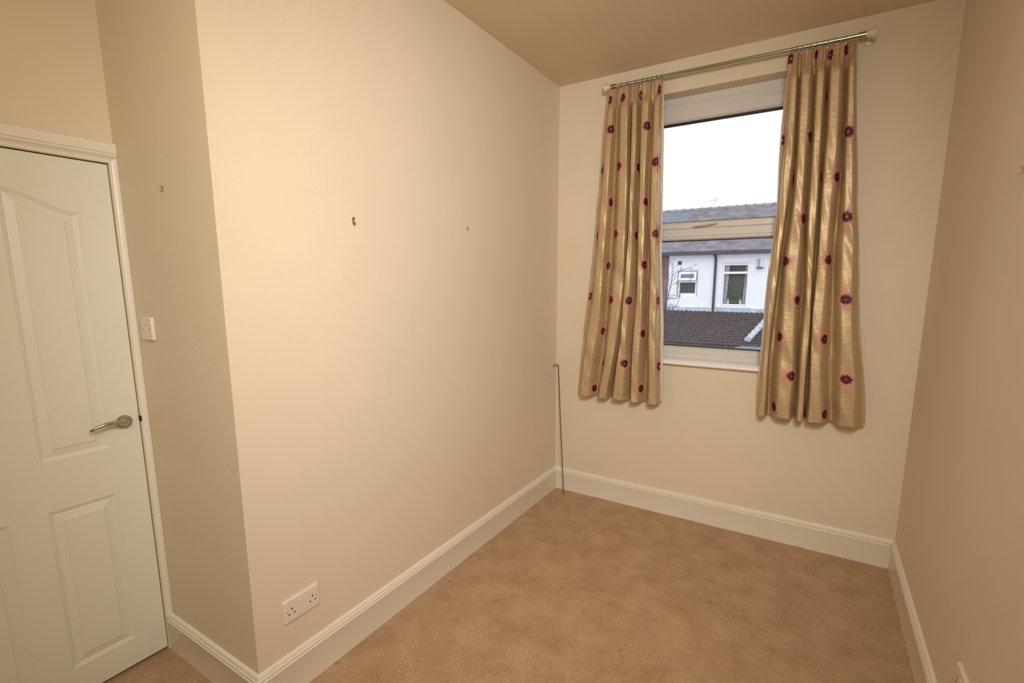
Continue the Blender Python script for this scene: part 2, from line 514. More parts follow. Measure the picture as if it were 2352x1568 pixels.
obj('door_leaf', bm, 'door', door, smooth=True, angle=14, recalc=False)
# door lining behind the leaf
obj('door_lining', B((-D - 0.3, -D - 0.040, DY0 - 0.006, DY1 + 0.004, 0, DZ + 0.006)), 'paint', door)
# handle
HY, HZ = -2.4277, 1.0276
hd = bmesh.new()
lathe(hd, [(0, 0.0265), (0.006, 0.0265), (0.0085, 0.0245), (0.0095, 0.021), (0.0095, 0.0)], (-D + 0.0004, HY, HZ), (1, 0, 0), 40)
ho = obj('door_handle', hd, 'chrome', door, smooth=True)
hd = bmesh.new()
tube(hd, [(-D + 0.009, HY, HZ), (-D + 0.030, HY, HZ + 0.001), (-D + 0.041, HY - 0.004, HZ + 0.003), (-D + 0.047, HY - 0.014, HZ + 0.007), (-D + 0.050, HY - 0.030, HZ + 0.0125),
          (-D + 0.0505, HY - 0.052, HZ + 0.0155), (-D + 0.049, HY - 0.078, HZ + 0.0135), (-D + 0.046, HY - 0.100, HZ + 0.0065), (-D + 0.042, HY - 0.1175, HZ - 0.0005), (-D + 0.041, HY - 0.1190, HZ - 0.0013)],
     [0.0095, 0.0085, 0.0088, 0.0090, 0.0085, 0.0078, 0.0070, 0.0062, 0.0052, 0.002], 16)
obj('lever', hd, 'chrome', ho, smooth=True, angle=80)
obj('latch_keep', B((-D + 0.0005, -D + 0.0150, DY1 - 0.0005, DY1 + 0.0045, 1.020, 1.040)), 'dark', door)

# ------------------------------------------------------------------ window
win = thing('window_1', 'white plastic window, top-hung opening light over a fixed pane', 'window', ((OX0 + OX1) / 2, FY, OZ0))
struct(win)
FD = 0.065
Z_TR0, Z_TR1 = 1.823, 1.898
frame = bmesh.new()
def framebox(bm, x0, x1, z0, z1, w, y0, y1):
    box(bm, x0, x0 + w, y0, y1, z0, z1); box(bm, x1 - w, x1, y0, y1, z0, z1)
def ring_frame(bm, x0, x1, z0, z1, wl, wt, wb, y0, y1, ch=0.006):
    """rectangular frame with a small sloped inner bead"""
    o = [(x0, z0), (x1, z0), (x1, z1), (x0, z1)]
    i = [(x0 + wl, z0 + wb), (x1 - wl, z0 + wb), (x1 - wl, z1 - wt), (x0 + wl, z1 - wt)]
    ii = [(x0 + wl + ch, z0 + wb + ch), (x1 - wl - ch, z0 + wb + ch), (x1 - wl - ch, z1 - wt - ch), (x0 + wl + ch, z1 - wt - ch)]
    layers = [[(x, y1, z) for x, z in o], [(x, y0, z) for x, z in o], [(x, y0, z) for x, z in i], [(x, y0 + 0.014, z) for x, z in ii], [(x, y1, z) for x, z in ii]]
    V = [[bm.verts.new(p) for p in l] for l in layers]
    for a in range(5):
        b_ = (a + 1) % 5
        for k in range(4):
            bm.faces.new((V[a][k], V[a][(k + 1) % 4], V[b_][(k + 1) % 4], V[b_][k]))
# outer frame with a transom; fixed lower light has its own glazing bead ring
box(frame, OX0, OX1, FY, FY + FD, 2.600, OZ1)
box(frame, OX0, OX0 + 0.055, FY, FY + FD, OZ0 + 0.03, 2.600); box(frame, OX1 - 0.055, OX1, FY, FY + FD, OZ0 + 0.03, 2.600)
box(frame, OX0, OX1, FY, FY + FD, OZ0, OZ0 + 0.030)
box(frame, OX0 + 0.055, OX1 - 0.055, FY, FY + FD, Z_TR0 + 0.02, Z_TR1)
box(frame, OX0, OX1, FY - 0.004, FY, 2.640, 2.648)
obj('window_frame', frame, 'upvc', win, bevel=0.003)
bead = bmesh.new()
ring_frame(bead, OX0 + 0.050, OX1 - 0.050, OZ0 + 0.028, Z_TR0 + 0.028, 0.03, 0.022, 0.038, FY + 0.006, FY + 0.05, 0.010)
obj('glazing_bead', bead, 'upvc', win)
sash_o = bmesh.new()
ring_frame(sash_o, OX0 + 0.040, OX1 - 0.040, Z_TR1 - 0.006, 2.604, 0.055, 0.058, 0.030, FY - 0.014, FY + 0.05, 0.010)
so = obj('sash', sash_o, 'upvc', win)
# gaskets and panes
def gasket(x0, x1, z0, z1, t, tt, y, name, parent):
    bm = bmesh.new()
    box(bm, x0, x1, y, y + 0.02, z1 - tt, z1); box(bm, x0, x1, y, y + 0.02, z0, z0 + t)
    box(bm, x0, x0 + t, y, y + 0.02, z0 + t, z1 - tt); box(bm, x1 - t, x1, y, y + 0.02, z0 + t, z1 - tt)
    return obj(name, bm, 'gasket', parent)
ux0, ux1, uz0, uz1 = OX0 + 0.105, OX1 - 0.105, Z_TR1 + 0.034, 2.536
gasket(ux0, ux1, uz0, uz1, 0.004, 0.012, FY + 0.006, 'gasket', so)
obj('pane', B((ux0, ux1, FY + 0.014, FY + 0.018, uz0, uz1)), 'glass', so)
lx0, lx1, lz0, lz1 = OX0 + 0.09, OX1 - 0.09, OZ0 + 0.076, Z_TR0 - 0.002
gasket(lx0, lx1, lz0, lz1, 0.0075, 0.0075, FY + 0.018, 'gasket', win)
obj('pane', B((lx0, lx1, FY + 0.026, FY + 0.030, lz0, lz1)), 'glass', win)
# espagnolette handle
hb = bmesh.new()
box(hb, 1.005, 1.050, FY - 0.026, FY - 0.014, 1.903, 1.924)
wh = obj('window_handle', hb, 'upvc', so, bevel=0.003)
wh['label'] = 'white lever handle in the middle of the sash'
hb = bmesh.new()
tube(hb, [(1.030, FY - 0.026, 1.9125), (1.030, FY - 0.044, 1.9125), (1.022, FY - 0.052, 1.911), (1.000, FY - 0.055, 1.907), (0.970, FY - 0.056, 1.903), (0.935, FY - 0.056, 1.901), (0.912, FY - 0.055, 1.901)],
     [0.009, 0.009, 0.0085, 0.0080, 0.0072, 0.0065, 0.0045], 12, flat=0.8)
obj('lever', hb, 'upvc', wh, smooth=True)
hb = bmesh.new(); lathe(hb, [(0, 0.0035), (0.002, 0.003), (0.002, 0)], (1.043, FY - 0.026, 1.914), (0, -1, 0), 12)
obj('lock_button', hb, 'screw', wh)
# inside sill board
sb = bmesh.new()
prof = [(0.11, 1.030), (-0.026, 1.030), (-0.036, 1.033), (-0.042, 1.040), (-0.042, 1.048), (-0.037, 1.055), (-0.028, 1.0595), (0.11, 1.0600)]
ra = [sb.verts.new((OX0 - 0.04 if y < 0 else OX0 - 0.04, y, z)) for y, z in prof]
rb = [sb.verts.new((OX1 + 0.04, y, z)) for y, z in prof]
for k in range(len(prof)):
    sb.faces.new((ra[k], ra[(k + 1) % len(prof)], rb[(k + 1) % len(prof)], rb[k]))
sb.faces.new(ra); sb.faces.new(rb[::-1])
# keep the ears in front of the wall only
sillo = obj('window_sill', sb, 'sill', win, smooth=True, angle=40)
# outside stone sill
obj('outer_sill', B((OX0 - 0.05, OX1 + 0.05, FY + FD + 0.001, WALL_T + 0.05, OZ0 - 0.09, OZ0 - 0.012)), 'paint', win)

# ------------------------------------------------------------------ curtain pole
PY, PZL, PZR = -0.085, 2.7600, 2.7490
def pz(x): return PZL + (PZR - PZL) * (x - 0.38) / (1.71 - 0.38)
pole = thing('curtain_pole', 'thin polished steel curtain pole with cream end brackets above the window', 'curtain pole', (1.046, 0, 2.75))
bm = bmesh.new()
tube(bm, [(0.405, PY, pz(0.405)), (1.70, PY, pz(1.70))], 0.0092, 20)
obj('rod', bm, 'steel', pole, smooth=True, angle=60)
for xe, sg in ((0.400, -1), (1.700, 1)):
    bm = bmesh.new()
    lathe(bm, [(-0.030, 0.0105), (-0.030, 0.0135), (0.004, 0.0135), (0.004, 0.0)], (xe, PY, pz(xe)), (sg, 0, 0), 24)
    obj('end_sleeve', bm, 'ring', pole, smooth=True)
    bm = bmesh.new()
    lathe(bm, [(0.0, 0.010), (0.0, 0.0155), (0.010, 0.0150), (0.020, 0.019), (0.030, 0.027), (0.036, 0.0285), (0.040, 0.026), (0.040, 0.0)], (xe + sg * 0.002, PY, pz(xe)), (sg, 0, 0), 32)
    tube(bm, [(xe + sg * 0.018, PY, pz(xe)), (xe + sg * 0.018, -0.004, pz(xe))], 0.009, 14)
    lathe(bm, [(0, 0.0), (0, 0.026), (0.004, 0.026), (0.006, 0.023), (0.006, 0)], (xe + sg * 0.018, -0.0005, pz(xe)), (0, -1, 0), 32)
    obj('end_bracket', bm, 'bracket', pole, smooth=True)

# ------------------------------------------------------------------ curtains
ZS = [2.74, 2.6, 2.4, 2.2, 2.0, 1.8, 1.6, 1.4, 1.2, 1.0, 0.9, 0.78]
LC = [
 ("e", [0.385, 0.365, 0.353, 0.341, 0.327, 0.312, 0.291, 0.27, 0.251, 0.233, 0.224, 0.214]),
 ("f", [0.422, 0.418, 0.412, 0.404, 0.395, 0.391, 0.383, 0.364, 0.334, 0.305, 0.291, 0.278]),
 ("v", [0.438, 0.436, 0.432, 0.428, 0.422, 0.416, 0.408, 0.398, 0.388, 0.372, 0.362, 0.353]),
 ("f", [0.515, 0.516, 0.521, 0.527, 0.531, 0.531, 0.525, 0.508, 0.492, 0.469, 0.446, 0.42]),
 ("v", [0.530, 0.531, 0.534, 0.539, 0.544, 0.545, 0.541, 0.532, 0.517, 0.491, 0.472, 0.448]),
 ("f", [0.567, 0.568, 0.573, 0.572, 0.569, 0.565, 0.56, 0.55, 0.54, 0.532, 0.529, 0.526]),
 ("v", [0.583, 0.584, 0.587, 0.588, 0.591, 0.596, 0.598, 0.598, 0.596, 0.594, 0.593, 0.593]),
 ("f", [0.634, 0.635, 0.637, 0.639, 0.642, 0.649, 0.652, 0.649, 0.641, 0.636, 0.635, 0.635]),
 ("v", [0.662, 0.661, 0.659, 0.657, 0.659, 0.666, 0.674, 0.678, 0.677, 0.682, 0.686, 0.69]),
 ("f", [0.709, 0.710, 0.714, 0.719, 0.723, 0.727, 0.734, 0.741, 0.749, 0.758, 0.762, 0.766]),
 ("e", [0.722, 0.723, 0.726, 0.732, 0.739, 0.747, 0.756, 0.766, 0.777, 0.788, 0.793, 0.798])]
RC = [
 ("e", [1.37, 1.371, 1.371, 1.373, 1.375, 1.371, 1.363, 1.359, 1.355, 1.354, 1.357, 1.361]),
 ("f", [1.408, 1.411, 1.416, 1.415, 1.412, 1.408, 1.399, 1.394, 1.39, 1.387, 1.386, 1.385]),
 ("v", [1.424, 1.428, 1.436, 1.440, 1.438, 1.424, 1.412, 1.407, 1.405, 1.405, 1.407, 1.410]),
 ("f", [1.453, 1.456, 1.466, 1.475, 1.476, 1.475, 1.477, 1.481, 1.488, 1.499, 1.504, 1.51]),
 ("v", [1.492, 1.497, 1.503, 1.507, 1.511, 1.518, 1.527, 1.534, 1.537, 1.54, 1.541, 1.542]),
 ("f", [1.52, 1.525, 1.533, 1.538, 1.544, 1.554, 1.564, 1.57, 1.574, 1.578, 1.58, 1.582]),
 ("v", [1.545, 1.552, 1.561, 1.567, 1.570, 1.574, 1.579, 1.583, 1.588, 1.593, 1.596, 1.597]),
 ("f", [1.579, 1.584, 1.594, 1.598, 1.599, 1.601, 1.602, 1.603, 1.608, 1.620, 1.628, 1.635]),
 ("v", [1.627, 1.632, 1.644, 1.652, 1.655, 1.657, 1.664, 1.675, 1.688, 1.705, 1.715, 1.723]),
 ("f", [1.648, 1.655, 1.67, 1.683, 1.697, 1.713, 1.728, 1.742, 1.761, 1.782, 1.792, 1.798]),
 ("e", [1.667, 1.678, 1.694, 1.716, 1.739, 1.760, 1.778, 1.797, 1.829, 1.857, 1.868, 1.877])]
FLW_L = [(0.398, 2.678, 1), (0.483, 2.678, 1), (0.594, 2.677, 1), (0.707, 2.68, 1), (0.367, 2.267, 1), (0.474, 2.273, 1), (0.588, 2.261, 1), (0.713, 2.268, 1), (0.342, 1.858, 1), (0.471, 1.861, 1), (0.593, 1.849, 1), (0.732, 1.848, 1), (0.452, 1.441, 1), (0.579, 1.438, 1), (0.757, 1.441, 1), (0.401, 1.016, 1), (0.565, 1.03, 1), (0.776, 1.025, 1), (0.342, 0.83, 1), (0.423, 2.499, 1), (0.54, 2.468, 1), (0.650, 2.485, 1), (0.422, 2.063, 1), (0.655, 2.044, 1), (0.409, 1.662, 1), (0.664, 1.664, 1), (0.290, 1.461, 1), (0.388, 1.229, 1), (0.672, 1.23, 1), (0.672, 0.87, 1)]
FLW_R = [(1.385, 2.703, 1), (1.498, 2.701, 1), (1.561, 2.685, 1), (1.628, 2.694, 1), (1.377, 2.307, 1), (1.666, 2.297, 1), (1.559, 2.495, 1), (1.502, 2.305, 1), (1.567, 2.096, 1), (1.638, 2.087, 1), (1.695, 1.884, 1), (1.442, 2.104, 1), (1.507, 1.89, 1), (1.440, 1.669, 1), (1.638, 1.672, 1), (1.73, 1.468, 1), (1.513, 1.461, 1), (1.442, 1.256, 1), (1.653, 1.256, 1), (1.767, 1.052, 1), (1.520, 1.043, 1), (1.445, 0.855, 1), (1.690, 0.846, 1), (1.594, 0.833, 1)]

def roll(u):
    """depth across half a fold: broad rounded front, then a steep flank into the trough"""
    q = np.clip((u - 0.30) / 0.58, 0, 1)
    return 0.16 * u ** 2 + 0.84 * q * q * (3 - 2 * q)

class Cloth:
    """pleated curtain: fold lines run down from the heading tape, widening to the hem"""
    def __init__(self, fold, ztop, zbot, seed, nt=32):
        self.fold, self.ztop, self.zbot = fold, ztop, zbot
        self.rs = np.random.RandomState(seed)
        self.nt = nt
        self.K = len(fold)
        self.X = np.array([f[1] for f in fold])
        kinds = [f[0] for f in fold]
        self.kinds = kinds
        self.T = np.linspace(0, self.K - 1, nt * (self.K - 1) + 1)
        self.ph = self.rs.rand(8) * 6.28
    def xn(self, z):
        zz = np.array(ZS)[::-1]
        return np.array([np.interp(z, zz, r[::-1]) for r in self.X])
    def headf(self, z):
        return float(np.clip((z - (self.ztop - 0.13)) / 0.07, 0, 1))
    def row(self, z):
        # smooth the node positions over height
        xs = sum(self.xn(z + dz) * w for dz, w in ((-0.09, .2), (-0.045, .2), (0, .2), (0.045, .2), (0.09, .2)))
        i = np.clip(self.T.astype(int), 0, self.K - 2); u = self.T - i
        h = (self.ztop - z) / (self.ztop - self.zbot)
        head = np.clip((z - (self.ztop - 0.13)) / 0.07, 0, 1); head = head * head * (3 - 2 * head)   # 1 on the tape
        open_ = 0.75 + 0.25 * h
        x = xs[i] + (xs[i + 1] - xs[i]) * u
        # the rolls bulge out over the creases between them
        for k in range(self.K - 1):
            m = i == k
            gap = xs[k + 1] - xs[k]
            if self.kinds[k] == 'f' and self.kinds[k + 1] == 'v':
                x[m] += min(0.011, 0.26 * gap) * np.sin(math.pi * u[m] ** 1.6) * (1 - 0.8 * self.headf(z))
            elif self.kinds[k] == 'v' and self.kinds[k + 1] == 'f':
                x[m] -= min(0.006, 0.14 * gap) * np.sin(math.pi * (1 - u[m]) ** 1.6) * (1 - 0.8 * self.headf(z))
        yn = []
        for k, kd in enumerate(self.kinds):
            wob = 0.004 * math.sin(3.1 * z + self.ph[k % 8])
            yn.append({'f': -0.130 - 0.016 * h, 'v': -0.055 + 0.0 * h, 'e': -0.078}[kd] + wob)
        yn = np.array(yn)
        # rounded over the fronts, tight in the creases
        y = np.empty_like(x)
        for k in range(self.K - 1):
            m = i == k
            uu = u[m]
            a, b_ = self.kinds[k], self.kinds[k + 1]
            if a == 'f': w = roll(uu)
            elif b_ == 'f': w = 1 - roll(1 - uu)
            else: w = uu
            y[m] = yn[k] + (yn[k + 1] - yn[k]) * w
        ym = -0.088
        # pencil pleats on the tape
        tt = self.T
        pencil = 0.0045 * np.sin(tt * 2 * math.pi * 1.9 + self.ph[0] + 1.1 * np.sin(tt * 1.7)) + 0.002 * np.sin(tt * 23 + 1)
        y = (y - ym) * (open_ * (1 - 0.72 * head)) + ym + pencil * head
        # slack crinkles of the silk
        cr = 0.0042 * np.sin(13 * z + 1.9 * tt + self.ph[1]) * np.sin(5.3 * z + 2.3 * tt + self.ph[2]) + 0.0036 * np.sin(31 * z + 4.1 * tt + self.ph[3]) * np.clip(np.sin(7 * z + 1.3 * tt + self.ph[4]), 0, 1)
        y = y + cr * (1 - head) * np.clip(h * 2.2, 0, 1)
        x = x + 0.0025 * np.sin(9 * z + 2.2 * tt + self.ph[5]) * (1 - head) * np.clip(h * 2, 0, 1)
        y = np.minimum(y, -0.052)
        return x, y
    def hem(self, t):
        return self.zbot + 0.004 * math.sin(t * 1.9 + self.ph[6])
    def mesh(self, name, nz=230):
        P = []
        zs = np.linspace(self.ztop, self.zbot, nz)
        for z in zs:
            x, y = self.row(z)
            P.append(np.stack([x, y, np.full_like(x, z)], 1))
        P = np.array(P)
        n = P.shape[1]
        idx = np.arange(nz * n).reshape(nz, n)
        F = np.stack([idx[:-1, :-1], idx[1:, :-1], idx[1:, 1:], idx[:-1, 1:]], -1).reshape(-1, 4)
        self.P = P; self.zs = zs
        # arc length per row, for laying the embroidery flat on the cloth
        d = np.sqrt(((P[:, 1:] - P[:, :-1])[:, :, :2] ** 2).sum(-1))
        self.arc = np.concatenate([np.zeros((nz, 1)), np.cumsum(d, 1)], 1)
        return P.reshape(-1, 3), F
    def locate(self, x0, z0):
        r = np.argmin(np.abs(self.zs - z0))
        return self.T[np.argmin(np.abs(self.P[r, :, 0] - x0))]
    def at(self, t, du, z, off):
        r = (self.ztop - z) / (self.ztop - self.zbot) * (len(self.zs) - 1)
        r0 = int(np.clip(math.floor(r), 0, len(self.zs) - 2)); f = min(max(r - r0, 0), 1)
        out = []
        for rr in (r0, r0 + 1):
            a = self.arc[rr]
            s = np.interp(t, self.T, a) + du
            if s < -0.0 or s > a[-1]: return None
            px = np.interp(s, a, self.P[rr, :, 0]); py = np.interp(s, a, self.P[rr, :, 1])
            e = 0.002
            qx = np.interp(s + e, a, self.P[rr, :, 0]) - np.interp(s - e, a, self.P[rr, :, 0]); qy = np.interp(s + e, a, self.P[rr, :, 1]) - np.interp(s - e, a, self.P[rr, :, 1])
            ln = math.hypot(qx, qy) + 1e-9
            out.append((px + qy / ln * off, py - qx / ln * off))
        return (out[0][0] * (1 - f) + out[1][0] * f, out[0][1] * (1 - f) + out[1][1] * f, z)

def make_curtain(name, label, fold, flowers, ztop, zbot, seed, inner, rings):
    xc = float(np.mean([f[1][0] for f in fold]))
    root = thing(name, label, 'curtain', (xc, PY, zbot), 'pair of curtains on the steel pole')
    cl = Cloth(fold, ztop, zbot, seed)
    V, F = cl.mesh('cloth')
    verts = V.tolist(); faces = F.tolist(); mi = [0] * len(faces)
    rnd = random.Random(seed)
    for fx, fz, dk in flowers:
        t0 = cl.locate(fx, fz)
        size = 1.0
        ph = rnd.random() * 6.28
        sq = 0.8 if fz > ztop - 0.12 else 1.0          # gathered tape squeezes the motif
        # radiating threads: long pale pink ones, short dense red ones
        for k in range(130):
            long_ = k % 2 == 0
            a = ph + 2 * math.pi * k / 130 + rnd.uniform(-.04, .04)
            r0, r1 = (0.002, rnd.uniform(0.042, 0.080)) if long_ else (0.006, rnd.uniform(0.026, 0.038))
            w0, w1 = (0.0028, 0.0007) if long_ else (0.0012, 0.0003)
            prev = None
            for j in range(6):
                rr = r0 + (r1 - r0) * j / 5; w = w0 + (w1 - w0) * j / 5
                pr = []
                for sgn in (-1, 1):
                    du = (rr * math.cos(a) - sgn * w * math.sin(a)) * sq; dv = rr * math.sin(a) + sgn * w * math.cos(a)
                    z = fz + dv
                    q = cl.at(t0, du, z, 0.0011 if long_ else 0.0014) if zbot < z < ztop else None
                    pr.append(q)
                if pr[0] is None or pr[1] is None: break
                ids = (len(verts), len(verts) + 1); verts += [pr[0], pr[1]]
                if prev: faces.append([prev[0], prev[1], ids[1], ids[0]]); mi.append(1 if long_ else 3)
                prev = ids
        # dark ring of round stitches
        for k in range(9):
            a = ph + 2 * math.pi * k / 9 + rnd.uniform(-.12, .12)
            rj = 0.0145 * rnd.uniform(0.88, 1.18); cu, cv = rj * math.cos(a), rj * math.sin(a)
            grid = []
            for rr in (0.0001, 0.005, 0.0098):
                ring = []
                for j in range(10):
                    b = 2 * math.pi * j / 10
                    el, ew = rr * math.cos(b) * 1.15, rr * math.sin(b) * 0.72      # petal longer along the spoke
                    z = fz + cv + el * math.sin(a) + ew * math.cos(a)
                    q = cl.at(t0, (cu + el * math.cos(a) - ew * math.sin(a)) * sq, z, 0.0028 - rr * 0.06) if zbot < z < ztop else None
                    ring.append(q)
                grid.append(ring)
            if any(q is None for ring in grid for q in ring): continue
            base = len(verts)
            for ring in grid: verts += ring
            for i2 in range(2):
                for j in range(10):
                    faces.append([base + i2 * 10 + j, base + i2 * 10 + (j + 1) % 10, base + (i2 + 1) * 10 + (j + 1) % 10, base + (i2 + 1) * 10 + j]); mi.append(2)
    me = bpy.data.meshes.new('curtain_panel')
    me.from_pydata([tuple(map(float, v)) for v in verts], [], faces)
    me.polygons.foreach_set('material_index', mi)
    me.update()
    finish('curtain_panel', me, ['silk', 'thread_pink', 'thread_dark', 'thread_red'], root, smooth=True, angle=180)
    # ivory lining behind, showing past the inner edge
    nz = 120
    Lv, Lf = [], []
    zsl = np.linspace(ztop - 0.02, zbot + 0.012, nz)
    sub = slice(0, None, 1)
    for z in zsl:
        x, y = cl.row(z)
        x, y = x[sub].copy(), np.maximum(y[sub] + 0.006, y[sub]) + 0.002
        y = np.minimum(y, -0.0465)
        e = (0.009 + 0.003 * math.sin(6 * z)) * min(1, max(0.1, (ztop - z) * 3))
        if inner == 'right': x = np.append(x, x[-1] + e); y = np.append(y, -0.060)
        else: x = np.insert(x, 0, x[0] - e * 0.75); y = np.insert(y, 0, -0.060)
        Lv += [(float(a), float(b), float(z)) for a, b in zip(x, y)]
    n = len(x)
    for r in range(nz - 1):
        for k in range(n - 1):
            Lf.append((r * n + k, (r + 1) * n + k, (r + 1) * n + k + 1, r * n + k + 1))
    me = bpy.data.meshes.new('lining'); me.from_pydata(Lv, [], Lf); me.update()
    lo = finish('lining', me, 'lining', root, smooth=True, angle=180)
    lo['label'] = 'pale ivory lining'
    for x in rings:
        bm = bmesh.new()
        z = pz(x) - 0.0045
        sl = rnd.uniform(0.10, 0.45)
        pts = [(x + sl * 0.016 * math.sin(a), PY + 0.0150 * math.cos(a), z + 0.0155 * math.sin(a)) for a in np.linspace(0, 2 * math.pi, 25)]
        tube(bm, pts, 0.0013, 6, cap=False)
        tube(bm, [(x, PY, z - 0.0155), (x, PY + 0.002, z - 0.024), (x, PY + 0.003, z - 0.034)], 0.001, 6)
        obj('curtain_ring', bm, 'ring', root, smooth=True)
    return root
make_curtain('curtain', 'gold silk curtain with dark red flowers, narrower one left of the window', LC, FLW_L, 2.738, 0.783, 3, 'right',
             [0.418, 0.463, 0.504, 0.556, 0.599, 0.628, 0.657, 0.686, 0.714])
make_curtain('curtain', 'gold silk curtain with dark red flowers, wider one right of the window', RC, FLW_R, 2.730, 0.800, 11, 'left',
             [1.385, 1.405, 1.431, 1.469, 1.494, 1.526, 1.544, 1.57, 1.599, 1.619])

# ------------------------------------------------------------------ fittings on the walls
def rounded_plate(bm, cx, cz, w, h, t, r, place):
    """plate built in (u,v,depth) and placed by a function"""
    loops = []
    for dep, ins in ((0, 0), (t * 0.45, 0), (t * 0.85, 0.0012), (t, 0.0035)):
        lp = []
        for sx, sz, a0 in ((1, 1, 0), (-1, 1, 90), (-1, -1, 180), (1, -1, 270)):
            for k in range(6):
                a = R(a0 + 90 * k / 5)
                lp.append(bm.verts.new(place(cx + sx * (w / 2 - r) + (r - ins) * math.cos(a), cz + sz * (h / 2 - r) + (r - ins) * math.sin(a), dep)))
        loops.append(lp)
    n = len(loops[0])
    for a, b_ in zip(loops, loops[1:]):
        for k in range(n):
            bm.faces.new((a[k], a[(k + 1) % n], b_[(k + 1) % n], b_[k]))
    bm.faces.new(loops[-1]); bm.faces.new(loops[0][::-1])

def pbox(bm, place, u0, u1, v0, v1, d0, d1):
    P = [place(*q) for q in ((u0, v0, d0), (u1, v0, d0), (u1, v1, d0), (u0, v1, d0), (u0, v0, d1), (u1, v0, d1), (u1, v1, d1), (u0, v1, d1))]
    v = [bm.verts.new(p) for p in P]
    for f in ((0, 3, 2, 1), (4, 5, 6, 7), (0, 1, 5, 4), (1, 2, 6, 5), (2, 3, 7, 6), (3, 0, 4, 7)):
        bm.faces.new([v[i] for i in f])

def double_socket(label, place, loc):
    """u runs left to right as seen from the room"""
    t = thing('wall_socket', label, 'socket', loc)
    w, h, d = 0.152, 0.091, 0.0105
    bm = bmesh.new(); rounded_plate(bm, 0, 0, w, h, d, 0.006, place)
    obj('face_plate', bm, 'plastic', t, smooth=True, angle=30)
    for u in (-0.011, 0.011):
        bm = bmesh.new(); pbox(bm, place, u - 0.0052, u + 0.0052, 0.006, 0.026, d - 0.001, d + 0.0025)
        obj('rocker_switch', bm, 'plastic', t, bevel=0.001)
    for c, outer in ((-0.045, -1), (0.045, 1)):
        for nm, (u0, u1, v0, v1) in {'earth': (c - 0.0022, c + 0.0022, 0.004, 0.0115), 'l': (c - 0.0145, c - 0.0075, -0.0140, -0.0095), 'r': (c + 0.0075, c + 0.0145, -0.0140, -0.0095)}.items():
            bm = bmesh.new(); pbox(bm, place, u0, u1, v0, v1, d - 0.004, d + 0.0003)
            obj('pin_hole', bm, 'dark', t)
        bm = bmesh.new(); pbox(bm, place, c + outer * 0.0175 - 0.0018, c + outer * 0.0175 + 0.0018, -0.0015, 0.0025, d - 0.004, d + 0.0003)
        obj('screw', bm, 'screw', t)
    return t
SY, SZ = -2.169, 0.3395
double_socket('white double socket low on the long left wall above the skirting', lambda u, v, d: (0.0003 + d, SY + u, SZ + v), (0, SY, SZ))
RY, RZ = -1.405, 0.3600
double_socket('white socket plate seen edge-on, low on the right wall', lambda u, v, d: (W - 0.0003 - d, RY - u, RZ + v), (W, RY, RZ))

SX, SWZ = -0.533, 1.390
pl = lambda u, v, d: (SX + u, -L - 0.0003 - d, SWZ + v)
t = thing('light_switch', 'white single light switch beside the door', 'light switch', (SX, -L, SWZ))
bm = bmesh.new(); rounded_plate(bm, 0, 0, 0.086, 0.087, 0.0105, 0.006, pl)
obj('face_plate', bm, 'plastic', t, smooth=True, angle=30)
bm = bmesh.new(); pbox(bm, pl, -0.0065, 0.0065, -0.0125, 0.0125, 0.009, 0.0128)
for v in bm.verts:
    if v.co.z > SWZ and v.co.y < -L - 0.012: v.co.y += 0.0025
obj('rocker_switch', bm, 'plastic', t)
for v0, v1 in ((-0.0142, -0.0127), (0.0127, 0.0140)):
    bm = bmesh.new(); pbox(bm, pl, -0.0075, 0.0075, v0, v1, 0.0095, 0.0107)
    obj('rocker_gap', bm, 'screw', t)
for u in (-0.025, 0.025):
    bm = bmesh.new(); lathe(bm, [(0, 0.0026), (0.0011, 0.0026), (0.0012, 0)], pl(u, 0, 0.0098), (0, -1, 0), 12)
    obj('screw', bm, 'screw', t)

def picture_hook(label, origin, normal, s):
    """brass X-hook: strap, upturned tip, pin through the top"""
    n = Vector(normal); side = Vector((0, 0, 1)).cross(n).normalized(); o = Vector(origin)
    t = thing('picture_hook', label, 'picture hook', origin, 'brass picture hooks on the walls')
    bm = bmesh.new()
    prof = [(0.0, 0.015, 0.0035), (0.0025, 0.014, 0.0045), (0.0022, 0.004, 0.0045), (0.0024, -0.006, 0.0038), (0.0040, -0.0135, 0.0035), (0.0085, -0.0150, 0.0032), (0.0125, -0.0115, 0.003), (0.0130, -0.0065, 0.0024)]
    A, Bb = [], []
    for d, z, w in prof:
        for lst, dd in ((A, 0), (Bb, 0.0012)):
            lst.append([bm.verts.new(o + n * (d * s + dd + 0.0004) + Vector((0, 0, z * s)) + side * (w * s * q)) for q in (-1, 1)])
    for i in range(len(prof) - 1):
        bm.faces.new((A[i][0], A[i][1], A[i + 1][1], A[i + 1][0])); bm.faces.new((Bb[i][0], Bb[i][1], Bb[i + 1][1], Bb[i + 1][0]))
        for q in (0, 1): bm.faces.new((A[i][q], A[i + 1][q], Bb[i + 1][q], Bb[i][q]))
    bm.faces.new((A[0][0], A[0][1], Bb[0][1], Bb[0][0])); bm.faces.new((A[-1][0], A[-1][1], Bb[-1][1], Bb[-1][0]))
    obj('hook_strap', bm, 'brass', t)
    bm = bmesh.new()
    p0 = o + n * (0.0002) + Vector((0, 0, 0.004 * s)); p1 = o + n * (0.012 * s) + Vector((0, 0, 0.0125 * s))
    tube(bm, [p0, p1], 0.0009 * s, 8); tube(bm, [p1 - (p1 - p0).normalized() * 0.002, p1], 0.0021 * s, 10)
    obj('pin', bm, 'brass', t)
    return t
picture_hook('larger brass picture hook on the left wall, nearer the camera', (0, -1.8200, 1.8025), (1, 0, 0), 1.0)
picture_hook('small brass picture hook on the left wall, nearer the window', (0, -1.0659, 1.8390), (1, 0, 0), 0.62)
